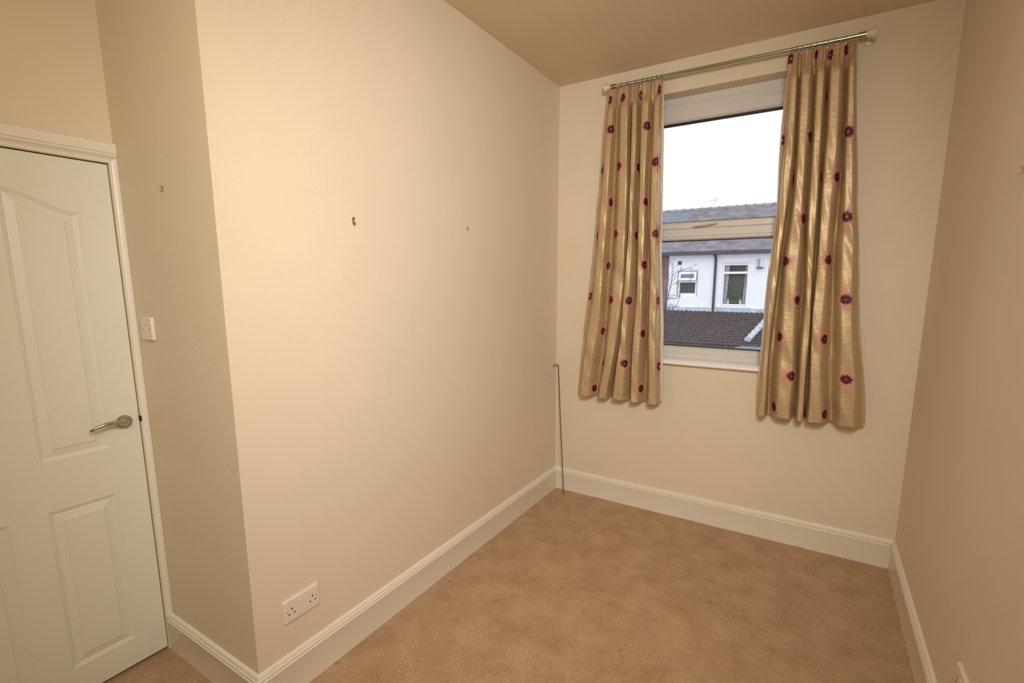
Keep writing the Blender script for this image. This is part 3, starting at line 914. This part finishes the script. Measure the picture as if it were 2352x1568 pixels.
picture_hook('brass picture hook above the light switch', (-0.3115, -L, 1.8743), (0, -1, 0), 0.62)
picture_hook('brass picture hook on the right wall at the photo edge', (W, -1.1950, 1.8757), (-1, 0, 0), 0.85)

# bent rod leaning in the corner
bm = bmesh.new()
zt = 0.9640
tube(bm, [(0.1250, -0.1000, 0.0035), (0.079, -0.069, 0.48), (0.0400, -0.0430, zt - 0.035), (0.0380, -0.0415, zt - 0.012), (0.0360, -0.0440, zt - 0.002), (0.0340, -0.0520, zt + 0.0005), (0.029, -0.080, zt - 0.001), (0.0250, -0.1000, zt - 0.003)], 0.0034, 12)
ro = obj('metal_rod', bm, 'rod', smooth=True, angle=80)
tag(ro, 'thin bent metal rod with hooked top leaning in the corner left of the window', 'rod')

# ------------------------------------------------------------------ outside: materials
def brick_mat(name, c1, c2, mort, bw=0.225, bh=0.075, noise=0.3, bump=0.4, msz=0.012, rough=0.85):
    m, nt, b = newmat(name)
    N, LK = nt.nodes, nt.links
    b.inputs['Roughness'].default_value = rough
    tc = N.new('ShaderNodeTexCoord')
    mp = N.new('ShaderNodeMapping'); mp.inputs['Rotation'].default_value = (R(90), 0, 0)
    LK.new(tc.outputs['Object'], mp.inputs['Vector'])
    br = N.new('ShaderNodeTexBrick')
    br.inputs['Color1'].default_value = (*c1, 1); br.inputs['Color2'].default_value = (*c2, 1); br.inputs['Mortar'].default_value = (*mort, 1)
    br.inputs['Scale'].default_value = 1.0; br.inputs['Brick Width'].default_value = bw; br.inputs['Row Height'].default_value = bh
    br.inputs['Mortar Size'].default_value = msz; br.inputs['Mortar Smooth'].default_value = 0.2
    LK.new(mp.outputs[0], br.inputs['Vector'])
    n = N.new('ShaderNodeTexNoise'); n.inputs['Scale'].default_value = 3.0; n.inputs['Detail'].default_value = 8
    LK.new(tc.outputs['Object'], n.inputs['Vector'])
    mr = N.new('ShaderNodeMapRange'); mr.inputs['From Min'].default_value = 0.3; mr.inputs['From Max'].default_value = 0.7
    mr.inputs['To Min'].default_value = 1 - noise; mr.inputs['To Max'].default_value = 1 + noise * 0.5
    LK.new(n.outputs['Fac'], mr.inputs['Value'])
    sc = N.new('ShaderNodeVectorMath'); sc.operation = 'SCALE'
    LK.new(br.outputs['Color'], sc.inputs[0]); LK.new(mr.outputs[0], sc.inputs['Scale']); LK.new(sc.outputs[0], b.inputs['Base Color'])
    bp = N.new('ShaderNodeBump'); bp.inputs['Strength'].default_value = bump; bp.inputs['Distance'].default_value = 0.01; bp.invert = True
    LK.new(br.outputs['Fac'], bp.inputs['Height']); LK.new(bp.outputs[0], b.inputs['Normal'])
    return m
M['brick'] = brick_mat('weathered_red_brick', (0.26, 0.125, 0.115), (0.15, 0.095, 0.105), (0.30, 0.25, 0.26))
M['white_brick'] = brick_mat('white_painted_brick', (0.86, 0.90, 0.98), (0.83, 0.875, 0.96), (0.83, 0.875, 0.96), noise=0.06, bump=0.2)
M['yard_brick'] = brick_mat('dark_yard_brick', (0.09, 0.07, 0.07), (0.06, 0.05, 0.055), (0.10, 0.09, 0.09))
M['slate'] = brick_mat('grey_roof_slate', (0.18, 0.175, 0.20), (0.215, 0.20, 0.225), (0.155, 0.15, 0.175), bw=0.26, bh=0.16, noise=0.42, bump=0.3, msz=0.008, rough=0.9)
M['slate_blue'] = brick_mat('blue_roof_slate', (0.16, 0.18, 0.225), (0.19, 0.205, 0.25), (0.14, 0.155, 0.19), bw=0.26, bh=0.16, noise=0.2, bump=0.3, msz=0.008, rough=0.9)
M['ridge'] = mat('ridge_tile_grey', (0.27, 0.25, 0.27), 0.9, noise=0.2, nscale=6)
M['tile'] = mat('brown_concrete_tile', (0.082, 0.066, 0.066), 0.9, noise=0.35, nscale=9)
M['tile_dark'] = mat('dark_concrete_tile', (0.060, 0.058, 0.066), 0.9, noise=0.3, nscale=9)
M['gutter'] = mat('dark_gutter', (0.070, 0.062, 0.082), 0.6, noise=0.2, nscale=5)
M['lead'] = mat('pale_lead_flashing', (0.44, 0.52, 0.62), 0.7, noise=0.25, nscale=6)
M['verge'] = mat('pale_mortar_verge', (0.55, 0.60, 0.66), 0.8, noise=0.15, nscale=12)
M['felt'] = mat('blue_grey_roof_felt', (0.175, 0.205, 0.225), 0.8, noise=0.08, nscale=4)
M['ext_white'] = mat('white_window_paint', (0.86, 0.88, 0.92), 0.5)
M['ext_stone'] = mat('painted_stone_sill', (0.74, 0.74, 0.76), 0.7, noise=0.08)
M['ext_pane'] = mat('dark_far_pane', (0.085, 0.083, 0.078), 0.45, noise=0.2, nscale=2, spec=0.25)
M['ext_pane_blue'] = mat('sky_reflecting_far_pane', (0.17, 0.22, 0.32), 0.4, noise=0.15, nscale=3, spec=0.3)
M['ext_net'] = mat('net_curtain', (0.45, 0.49, 0.50), 0.9, noise=0.15, nscale=14)
M['plant'] = mat('window_plant_green', (0.09, 0.115, 0.07), 0.9, noise=0.3, nscale=10)
M['reveal_shade'] = mat('reveal_shade_grey', (0.32, 0.31, 0.34), 0.8)  # dark grey standing in for shadow in the far window reveal
M['bark'] = mat('grey_bark', (0.11, 0.10, 0.125), 0.9, noise=0.2, nscale=20)
M['twig'] = mat('grey_twig', (0.17, 0.16, 0.20), 0.9)
M['aerial'] = mat('aerial_metal', (0.35, 0.22, 0.24), 0.6)
M['ground'] = mat('dark_paving', (0.10, 0.10, 0.11), 0.95, noise=0.3, nscale=2)

GZ = -3.0
g = obj('ground', B((-30, 30, 0.31, 60, GZ - 0.2, GZ)), 'ground'); struct(g)

# ------------------------------------------------------------------ outside: far terrace
FYw = 15.0
EZ, RYr, RZr = 2.55, 18.5, 4.43
def roof_slab(bm, x0, x1):
    t = 0.08
    y0, z0 = FYw - 0.22, EZ - 0.02
    pts = [(y0, z0), (RYr, RZr), (RYr + 3.7, z0), (RYr + 3.7, z0 - t), (RYr, RZr - t), (y0, z0 - t)]
    a = [bm.verts.new((x0, y, z)) for y, z in pts]; b_ = [bm.verts.new((x1, y, z)) for y, z in pts]
    n = len(pts)
    for k in range(n):
        bm.faces.new((a[k], a[(k + 1) % n], b_[(k + 1) % n], b_[k]))
    bm.faces.new(a[::-1]); bm.faces.new(b_)
def ridge_tiles(x0, x1, parent):
    bm = bmesh.new()
    x = x0
    while x < x1 - 0.05:
        e = min(x + 0.33, x1)
        tube(bm, [(x, RYr, RZr - 0.02), (e - 0.045, RYr, RZr - 0.02), (e - 0.040, RYr, RZr - 0.015), (e, RYr, RZr - 0.015)], [0.085, 0.085, 0.105, 0.105], 12)
        x = e
    obj('ridge_tiles', bm, 'ridge', parent)

PX = -3.03
hb_ = thing('terraced_house', 'red brick house with blue slate roof beyond the yard, at the left window edge', 'house', (-7, FYw, GZ), 'terraced houses seen through the window')
obj('wall', B((-9, PX, FYw, FYw + 7, GZ, 2.50)), 'brick', hb_)
bm = bmesh.new(); roof_slab(bm, -9, PX - 0.002); obj('roof', bm, 'slate_blue', hb_)
ridge_tiles(-9, PX - 0.01, hb_)
obj('gutter', B((-9, PX - 0.002, FYw - 0.30, FYw - 0.001, 2.425, 2.535)), 'gutter', hb_)

hw = thing('terraced_house', 'white painted terraced house beyond the yard, with two windows and a downpipe', 'house', (1, FYw, GZ), 'terraced houses seen through the window')
# wall with window openings
W1 = (-2.69, -2.03, 1.005, 1.878)
W2 = (-1.212, -0.390, 0.690, 2.120)
bm = bmesh.new()
def wall_with_holes(bm, x0, x1, z0, z1, holes, y0, y1):
    xs = sorted({x0, x1, *[h[0] for h in holes], *[h[1] for h in holes]})
    for a, b_ in zip(xs, xs[1:]):
        hs = [h for h in holes if h[0] <= a + 1e-6 and h[1] >= b_ - 1e-6]
        z = z0
        for h in sorted(hs, key=lambda q: q[2]):
            box(bm, a, b_, y0, y1, z, h[2]); z = h[3]
        box(bm, a, b_, y0, y1, z, z1)
wall_with_holes(bm, PX, 8, GZ, 2.50, [W1, W2], FYw, FYw + 0.25)
box(bm, PX, 8, FYw + 0.26, FYw + 7, GZ, 2.50)
obj('wall', bm, 'white_brick', hw)
bm = bmesh.new(); roof_slab(bm, PX + 0.002, 8); obj('roof', bm, 'slate', hw)
ridge_tiles(PX + 0.01, 8, hw)
obj('gutter', B((PX + 0.002, 8, FYw - 0.30, FYw - 0.001, 2.425, 2.545)), 'gutter', hw)
bm = bmesh.new()
tube(bm, [(-1.475, FYw - 0.14, 2.46), (-1.470, FYw - 0.12, 2.40), (-1.445, FYw - 0.06, 2.30), (-1.445, FYw - 0.05, 1.5), (-1.445, FYw - 0.05, 0.50)], [0.075, 0.05, 0.042, 0.042, 0.042], 12)
obj('downpipe', bm, 'gutter', hw, smooth=True)
obj('air_vent', B((-2.722, -2.590, FYw - 0.012, FYw + 0.01, 2.104, 2.233)), 'gutter', hw)
# boiler flue box
bm = B((-0.165, 0.000, FYw - 0.10, FYw, 1.985, 2.265))
fl = obj('flue', bm, 'ext_stone', hw, bevel=0.01)
bm = bmesh.new()
for k in range(7):
    z = 2.01 + k * 0.036
    box(bm, -0.150, -0.060, FYw - 0.112, FYw - 0.1005, z, z + 0.014)
box(bm, -0.175, 0.03, FYw - 0.14, FYw - 0.001, 1.945, 1.972)
obj('flue_grille', bm, 'gutter', fl)
# window 1 : small casement, top light held open
x0, x1, z0, z1 = W1
wf = bmesh.new()
for b4 in ((x0, x0 + 0.065, z0 + 0.10, z1 - 0.05), (x1 - 0.065, x1, z0 + 0.10, z1 - 0.05), (x0, x1, z0, z0 + 0.10), (x0, x1, z1 - 0.05, z1), (x0 + 0.065, x1 - 0.065, 1.480, 1.545)):
    box(wf, b4[0], b4[1], FYw + 0.04, FYw + 0.10, b4[2], b4[3])
w1o = obj('window', wf, 'ext_white', hw)
obj('pane', B((x0 + 0.06, x1 - 0.06, FYw + 0.075, FYw + 0.085, z0 + 0.09, 1.49)), 'ext_pane', w1o)
bm = bmesh.new()
vx0, vx1 = x0 + 0.03, x1 - 0.03
def slanted(bm, xa, xb, ta, tb, dy=0.0):
    # hinged at the top, kicked outwards at the bottom
    def P(x, t, d): return (x, FYw + 0.03 - 0.13 * t - 0.03 * d + dy, 1.860 - 0.30 * t)
    v = [bm.verts.new(P(x, t, d)) for d in (0, 1) for x, t in ((xa, ta), (xb, ta), (xb, tb), (xa, tb))]
    for f in ((0, 3, 2, 1), (4, 5, 6, 7), (0, 1, 5, 4), (1, 2, 6, 5), (2, 3, 7, 6), (3, 0, 4, 7)):
        bm.faces.new([v[i] for i in f])
slanted(bm, vx0, vx1, 0, 0.28); slanted(bm, vx0, vx1, 0.75, 1.0); slanted(bm, vx0, vx0 + 0.07, 0.28, 0.75); slanted(bm, vx1 - 0.07, vx1, 0.28, 0.75)
obj('open_vent', bm, 'ext_white', w1o)
bm = bmesh.new(); slanted(bm, vx0 + 0.05, vx1 - 0.05, 0.2, 0.8, 0.012); obj('pane', bm, 'ext_pane_blue', w1o)
obj('lintel', B((x0 - 0.02, x1 + 0.02, FYw - 0.01, FYw + 0.003, z1 + 0.012, z1 + 0.10)), 'ext_stone', hw)
for nm, b4 in (('reveal_shade_strip', (x0 - 0.012, x0 + 0.004, z0, z1)), ('reveal_shade_strip', (x1 - 0.004, x1 + 0.012, z0, z1)), ('reveal_shade_strip', (x0 + 0.004, x1 - 0.004, z1 - 0.004, z1 + 0.010))):
    obj(nm, B((b4[0], b4[1], FYw - 0.006, FYw + 0.035, b4[2], b4[3])), 'reveal_shade', w1o)  # thin dark strips put in as the reveal's shadow line
# window 2 : tall sash with curtains and plants
x0, x1, z0, z1 = W2
wf = bmesh.new()
for b4 in ((x0, x0 + 0.05, z0 + 0.06, z1 - 0.06), (x1 - 0.05, x1, z0 + 0.06, z1 - 0.06), (x0, x1, z0, z0 + 0.06), (x0, x1, z1 - 0.06, z1)):
    box(wf, b4[0], b4[1], FYw + 0.05, FYw + 0.12, b4[2], b4[3])
box(wf, x0 + 0.05, x1 - 0.05, FYw + 0.02, FYw + 0.12, 1.775, 1.850)
w2o = obj('window', wf, 'ext_white', hw)
obj('pane', B((x0 + 0.04, x1 - 0.04, FYw + 0.20, FYw + 0.21, z0 + 0.05, z1 - 0.05)), 'ext_pane', w2o)
bm = bmesh.new()
for xa, xb, xc in ((x0 + 0.045, x0 + 0.175, x0 + 0.14), (x1 - 0.075, x1 - 0.045, x1 - 0.10)):
    lo_, hi_ = (xa, xb) if xa < xb else (xb, xa)
n = 24
for xa, xt, xb in ((x0 + 0.05, x0 + 0.200, x0 + 0.150), (x1 - 0.05, x1 - 0.125, x1 - 0.165)):
    a, b_ = [], []
    for i in range(n + 1):
        u = i / n
        yy = FYw + 0.165 + 0.012 * math.sin(u * 22)
        a.append(bm.verts.new((xa + (xt - xa) * u, yy, z1 - 0.06))); b_.append(bm.verts.new((xa + (xb - xa) * u, yy, z0 + 0.06)))
    for i in range(n): bm.faces.new((a[i], a[i + 1], b_[i + 1], b_[i]))
obj('net_curtain', bm, 'ext_net', w2o)
obj('window_sill', B((x0 - 0.13, x1 + 0.07, FYw - 0.07, FYw + 0.05, 0.625, 0.690)), 'ext_white', w2o)
obj('lintel', B((x0 - 0.03, x1 + 0.05, FYw - 0.015, FYw + 0.003, 2.135, 2.195)), 'ext_stone', hw)
for px_, s in ((x0 + 0.21, 1.0), (x1 - 0.22, 1.0)):
    t = thing('vase', 'pale bottle on the sill of the far tall window, %s one' % ('left' if px_ < -0.8 else 'right'), 'vase', (px_, FYw + 0.14, z0 + 0.06), 'bottles in the far window')
    bm = bmesh.new(); lathe(bm, [(0, 0), (0, 0.045), (0.08, 0.05), (0.12, 0.035), (0.15, 0.014), (0.20, 0.012), (0.20, 0)], (px_, FYw + 0.14, z0 + 0.061), (0, 0, 1), 14)
    obj('vase_body', bm, 'ext_net', t, smooth=True)
bm = bmesh.new()
rp = random.Random(9)
for k in range(240):
    px_, pz_ = rp.uniform(x0 + 0.22, x1 - 0.18), rp.uniform(z0 + 0.06, z0 + 0.45)
    if abs(px_ - (x0 + x1) / 2 + 0.0) > 0.105 + (pz_ - z0) * 0.22: continue
    c = Vector((px_, FYw + 0.18 + rp.uniform(-0.01, 0.01), pz_)); a = rp.uniform(0, 6.28); u = Vector((math.cos(a), 0.1, math.sin(a))) * 0.04; w = Vector((-math.sin(a), 0, math.cos(a))) * 0.018
    bm.faces.new([bm.verts.new(q) for q in (c - u, c + w, c + u, c - w)])
tag(obj('house_plant', bm, 'plant'), 'green leafy plant inside the far tall window', 'plant')

# television aerial
t = thing('tv_aerial', 'thin television aerial on the far roof ridge', 'aerial', (-2.2, RYr, RZr))
bm = bmesh.new(); tube(bm, [(-2.2, RYr, RZr + 0.095), (-2.2, RYr, RZr + 0.42)], 0.010, 6); obj('mast', bm, 'aerial', t)
bm = bmesh.new(); tube(bm, [(-2.42, RYr, RZr + 0.30), (-2.05, RYr, RZr + 0.34)], 0.008, 6)
for k in range(6):
    x = -2.40 + k * 0.065; tube(bm, [(x, RYr - 0.02, RZr + 0.24 + k * 0.006), (x, RYr + 0.02, RZr + 0.37 + k * 0.006)], 0.005, 5)
obj('boom', bm, 'aerial', t)

# ------------------------------------------------------------------ outside: lean-to with rolled tiles
def rp_z(y): return 0.47 - 0.33 * (14.95 - y)
def tiled(bm, xa, xb, ya, yb, roll=0.15, rows=13, left=None, right=None):
    """rolled interlocking tiles: each course overlaps the one below it"""
    gauge = (yb - ya) / rows
    nx = max(8, int((xb - xa) / roll * 8))
    for r in range(rows):
        y_lo, y_hi = ya + r * gauge - 0.03, ya + (r + 1) * gauge
        L_ = []
        for y, lift in ((y_lo, -0.015), (y_lo, 0.030), (y_hi, 0.0)):
            row = []
            for i in range(nx + 1):
                x = xa + (xb - xa) * i / nx
                if left is not None: x = max(x, left(y))
                if right is not None: x = min(x, right(y))
                wv = abs(math.sin(math.pi * x / roll)) ** 1.3 * 0.030
                row.append(bm.verts.new((x, y, rp_z(y) + lift + wv)))
            L_.append(row)
        for a, b_ in zip(L_, L_[1:]):
            for i in range(nx):
                bm.faces.new((a[i], a[i + 1], b_[i + 1], b_[i]))
VB, VT = Vector((-0.045, 12.78)), Vector((0.26, 14.15))
def verge_x(y): return VB.x + (VT.x - VB.x) * (y - VB.y) / (VT.y - VB.y)
lt = thing('lean_to', 'lean-to below the white house with brown rolled roof tiles', 'outbuilding', (-1.5, 13.6, GZ), 'lean-tos in the yard')
obj('wall', B((-3.3, -0.06, 12.62, 14.99, GZ, -0.50)), 'yard_brick', lt)
bm = bmesh.new(); tiled(bm, -3.45, 0.62, 12.43, 14.97, right=lambda y: verge_x(y) - 0.0)
obj('roof', bm, 'tile', lt)
obj('flashing', B((-3.0, 0.40, FYw - 0.06, FYw - 0.002, 0.44, 0.620)), 'lead', lt)
obj('gutter', B((-3.45, -0.12, 12.33, 12.45, -0.46, -0.37)), 'gutter', lt)

lt2 = thing('lean_to', 'neighbouring lean-to right of the pale verge, dark tiles', 'outbuilding', (2, 13.6, GZ), 'lean-tos in the yard')
obj('wall', B((0.0, 5, 12.62, 14.93, GZ, -0.50)), 'yard_brick', lt2)
bm = bmesh.new(); tiled(bm, -0.15, 5.0, 12.43, 14.93, left=lambda y: verge_x(y) + 0.001)
obj('roof', bm, 'tile_dark', lt2)
obj('flashing', B((0.40, 5.0, FYw - 0.06, FYw - 0.002, 0.44, 0.620)), 'lead', lt2)
obj('gutter', B((-0.10, 5, 12.33, 12.43, -0.38, -0.345)), 'verge', lt2)
bm = bmesh.new()
nT = 8
tot = (Vector((verge_x(14.9), 14.9)) - VB)
for k in range(nT):
    a = VB + tot * (k / nT); b_ = VB + tot * ((k + 1) / nT + 0.02)
    pa = Vector((a.x, a.y - 0.06, rp_z(a.y) + 0.065)); pb = Vector((b_.x, b_.y, rp_z(b_.y) + 0.020))
    m_ = pa.lerp(pb, 0.15)
    tube(bm, [pa, m_, pb], [0.095, 0.088, 0.070], 12)
obj('verge_tiles', bm, 'verge', lt2)

# felt flat roof nearer the camera
fr = thing('flat_roof_shed', 'blue-grey flat roofed shed at the lower right of the window view', 'outbuilding', (1, 11, GZ))
bm = bmesh.new()
pl_ = [(-0.70, 9.8), (3.0, 9.8), (3.0, 12.30), (-0.150, 12.30), (-0.36, 11.45)]
a = [bm.verts.new((x, y, -0.33)) for x, y in pl_]; b_ = [bm.verts.new((x, y, -0.45)) for x, y in pl_]
bm.faces.new(a); bm.faces.new(b_[::-1])
for k in range(5): bm.faces.new((a[k], b_[k], b_[(k + 1) % 5], a[(k + 1) % 5]))
obj('flat_roof', bm, 'felt', fr)
obj('wall', B((-0.1, 2.8, 11.0, 12.2, GZ, -0.46)), 'yard_brick', fr)

# ------------------------------------------------------------------ outside: bare tree
tree = thing('bare_tree', 'leafless tree with thin grey branches at the left of the window view', 'tree', (-1.70, 9.0, GZ))
bm = bmesh.new()
tube(bm, [(-1.78, 9.0, GZ), (-1.80, 9.02, -1.2), (-1.72, 9.0, 0.2), (-1.60, 9.0, 0.90), (-1.525, 9.0, 1.10)], [0.12, 0.09, 0.065, 0.045, 0.030], 10)
obj('trunk', bm, 'bark', tree, smooth=True, angle=180)
bm = bmesh.new()
tr = random.Random(21)
def branch(pts, r0, r1, twigs=0):
    r0 *= 0.62; r1 *= 0.6
    P = [Vector((x, 9.0 + dy, z)) for x, z, dy in pts]
    n = len(P)
    # subdivide and jitter a little
    Q = []
    for i in range(n - 1):
        for k in range(3):
            q = P[i].lerp(P[i + 1], k / 3)
            if k: q += Vector((tr.uniform(-1, 1), tr.uniform(-1, 1), tr.uniform(-1, 1))) * 0.008
            Q.append(q)
    Q.append(P[-1])
    m = len(Q)
    tube(bm, Q, [r0 + (r1 - r0) * i / (m - 1) for i in range(m)], 6)
    for _ in range(twigs):
        i = tr.randrange(1, m - 1)
        d = (Q[min(i + 1, m - 1)] - Q[i - 1]).normalized()
        s = Vector((tr.uniform(-1, 1), tr.uniform(-.6, .6), tr.uniform(-0.1, 1))).normalized()
        v = (d * 0.5 + s).normalized(); ln = tr.uniform(0.08, 0.24)
        a, b_ = Q[i] + v * ln * 0.5 + Vector((0, 0, tr.uniform(-.01, .02))), Q[i] + v * ln
        tube(bm, [Q[i], a, b_], [0.0042, 0.0030, 0.0014], 5)
        for _2 in range(2):
            v2 = (v + Vector((tr.uniform(-1, 1), tr.uniform(-.5, .5), tr.uniform(-.4, 1))) * 0.8).normalized()
            tube(bm, [a, a + v2 * ln * 0.4], [0.0024, 0.0012], 4)
branch([(-1.53, 1.08, 0), (-1.49, 1.20, 0), (-1.46, 1.34, 0), (-1.43, 1.47, 0), (-1.42, 1.62, 0), (-1.405, 1.82, 0), (-1.42, 1.92, 0), (-1.455, 2.02, 0)], 0.022, 0.003, 12)
branch([(-1.53, 1.08, 0), (-1.45, 1.130, 0), (-1.39, 1.118, 0), (-1.31, 1.125, 0), (-1.235, 1.17, 0), (-1.19, 1.25, 0)], 0.020, 0.006, 5)
branch([(-1.19, 1.25, 0), (-1.12, 1.30, 0.02), (-1.08, 1.42, 0), (-1.02, 1.50, 0), (-0.99, 1.60, 0), (-0.985, 1.70, 0)], 0.009, 0.003, 5)
branch([(-1.19, 1.25, 0), (-1.14, 1.245, 0), (-1.11, 1.242, 0)], 0.005, 0.003, 1)
branch([(-1.335, 0.92, 0), (-1.29, 0.945, 0), (-1.26, 1.02, 0), (-1.235, 1.12, 0), (-1.20, 1.22, 0)], 0.013, 0.005, 2)
branch([(-1.44, 1.46, 0), (-1.34, 1.475, 0), (-1.29, 1.47, 0)], 0.006, 0.003, 2)
branch([(-1.46, 1.36, 0), (-1.50, 1.46, 0), (-1.51, 1.60, 0), (-1.47, 1.72, 0)], 0.007, 0.003, 6)
branch([(-1.285, 1.10, 0), (-1.30, 1.30, 0), (-1.29, 1.52, 0), (-1.28, 1.72, 0), (-1.20, 1.80, 0.03)], 0.006, 0.003, 6)
branch([(-1.44, 1.60, 0), (-1.34, 1.72, 0), (-1.22, 1.80, 0), (-1.08, 1.83, 0), (-0.98, 1.84, 0)], 0.006, 0.002, 6)
branch([(-1.42, 1.02, 0), (-1.37, 0.96, 0), (-1.33, 0.93, 0)], 0.006, 0.003, 3)
for k in range(80):      # lower brushwood against the lean-to roof
    x = tr.uniform(-1.95, -1.32); z = tr.uniform(-0.35, 0.75)
    branch([(x, z, tr.uniform(-.15, .3)), (x + tr.uniform(-.06, .10), z + tr.uniform(.10, .2), 0), (x + tr.uniform(-.08, .14), z + tr.uniform(.22, .42), 0)], 0.0055, 0.0018, 2)
for k in range(9):
    z = -0.2 + k * 0.13
    branch([(-1.70 + tr.uniform(-.02, .02), z, 0), (-1.60 + tr.uniform(-.1, .05), z + 0.12, 0), (-1.50 + tr.uniform(-.1, .1), z + 0.26, 0), (-1.44, z + 0.34, 0.05)], 0.009, 0.003, 3)
obj('branches', bm, 'bark', tree)
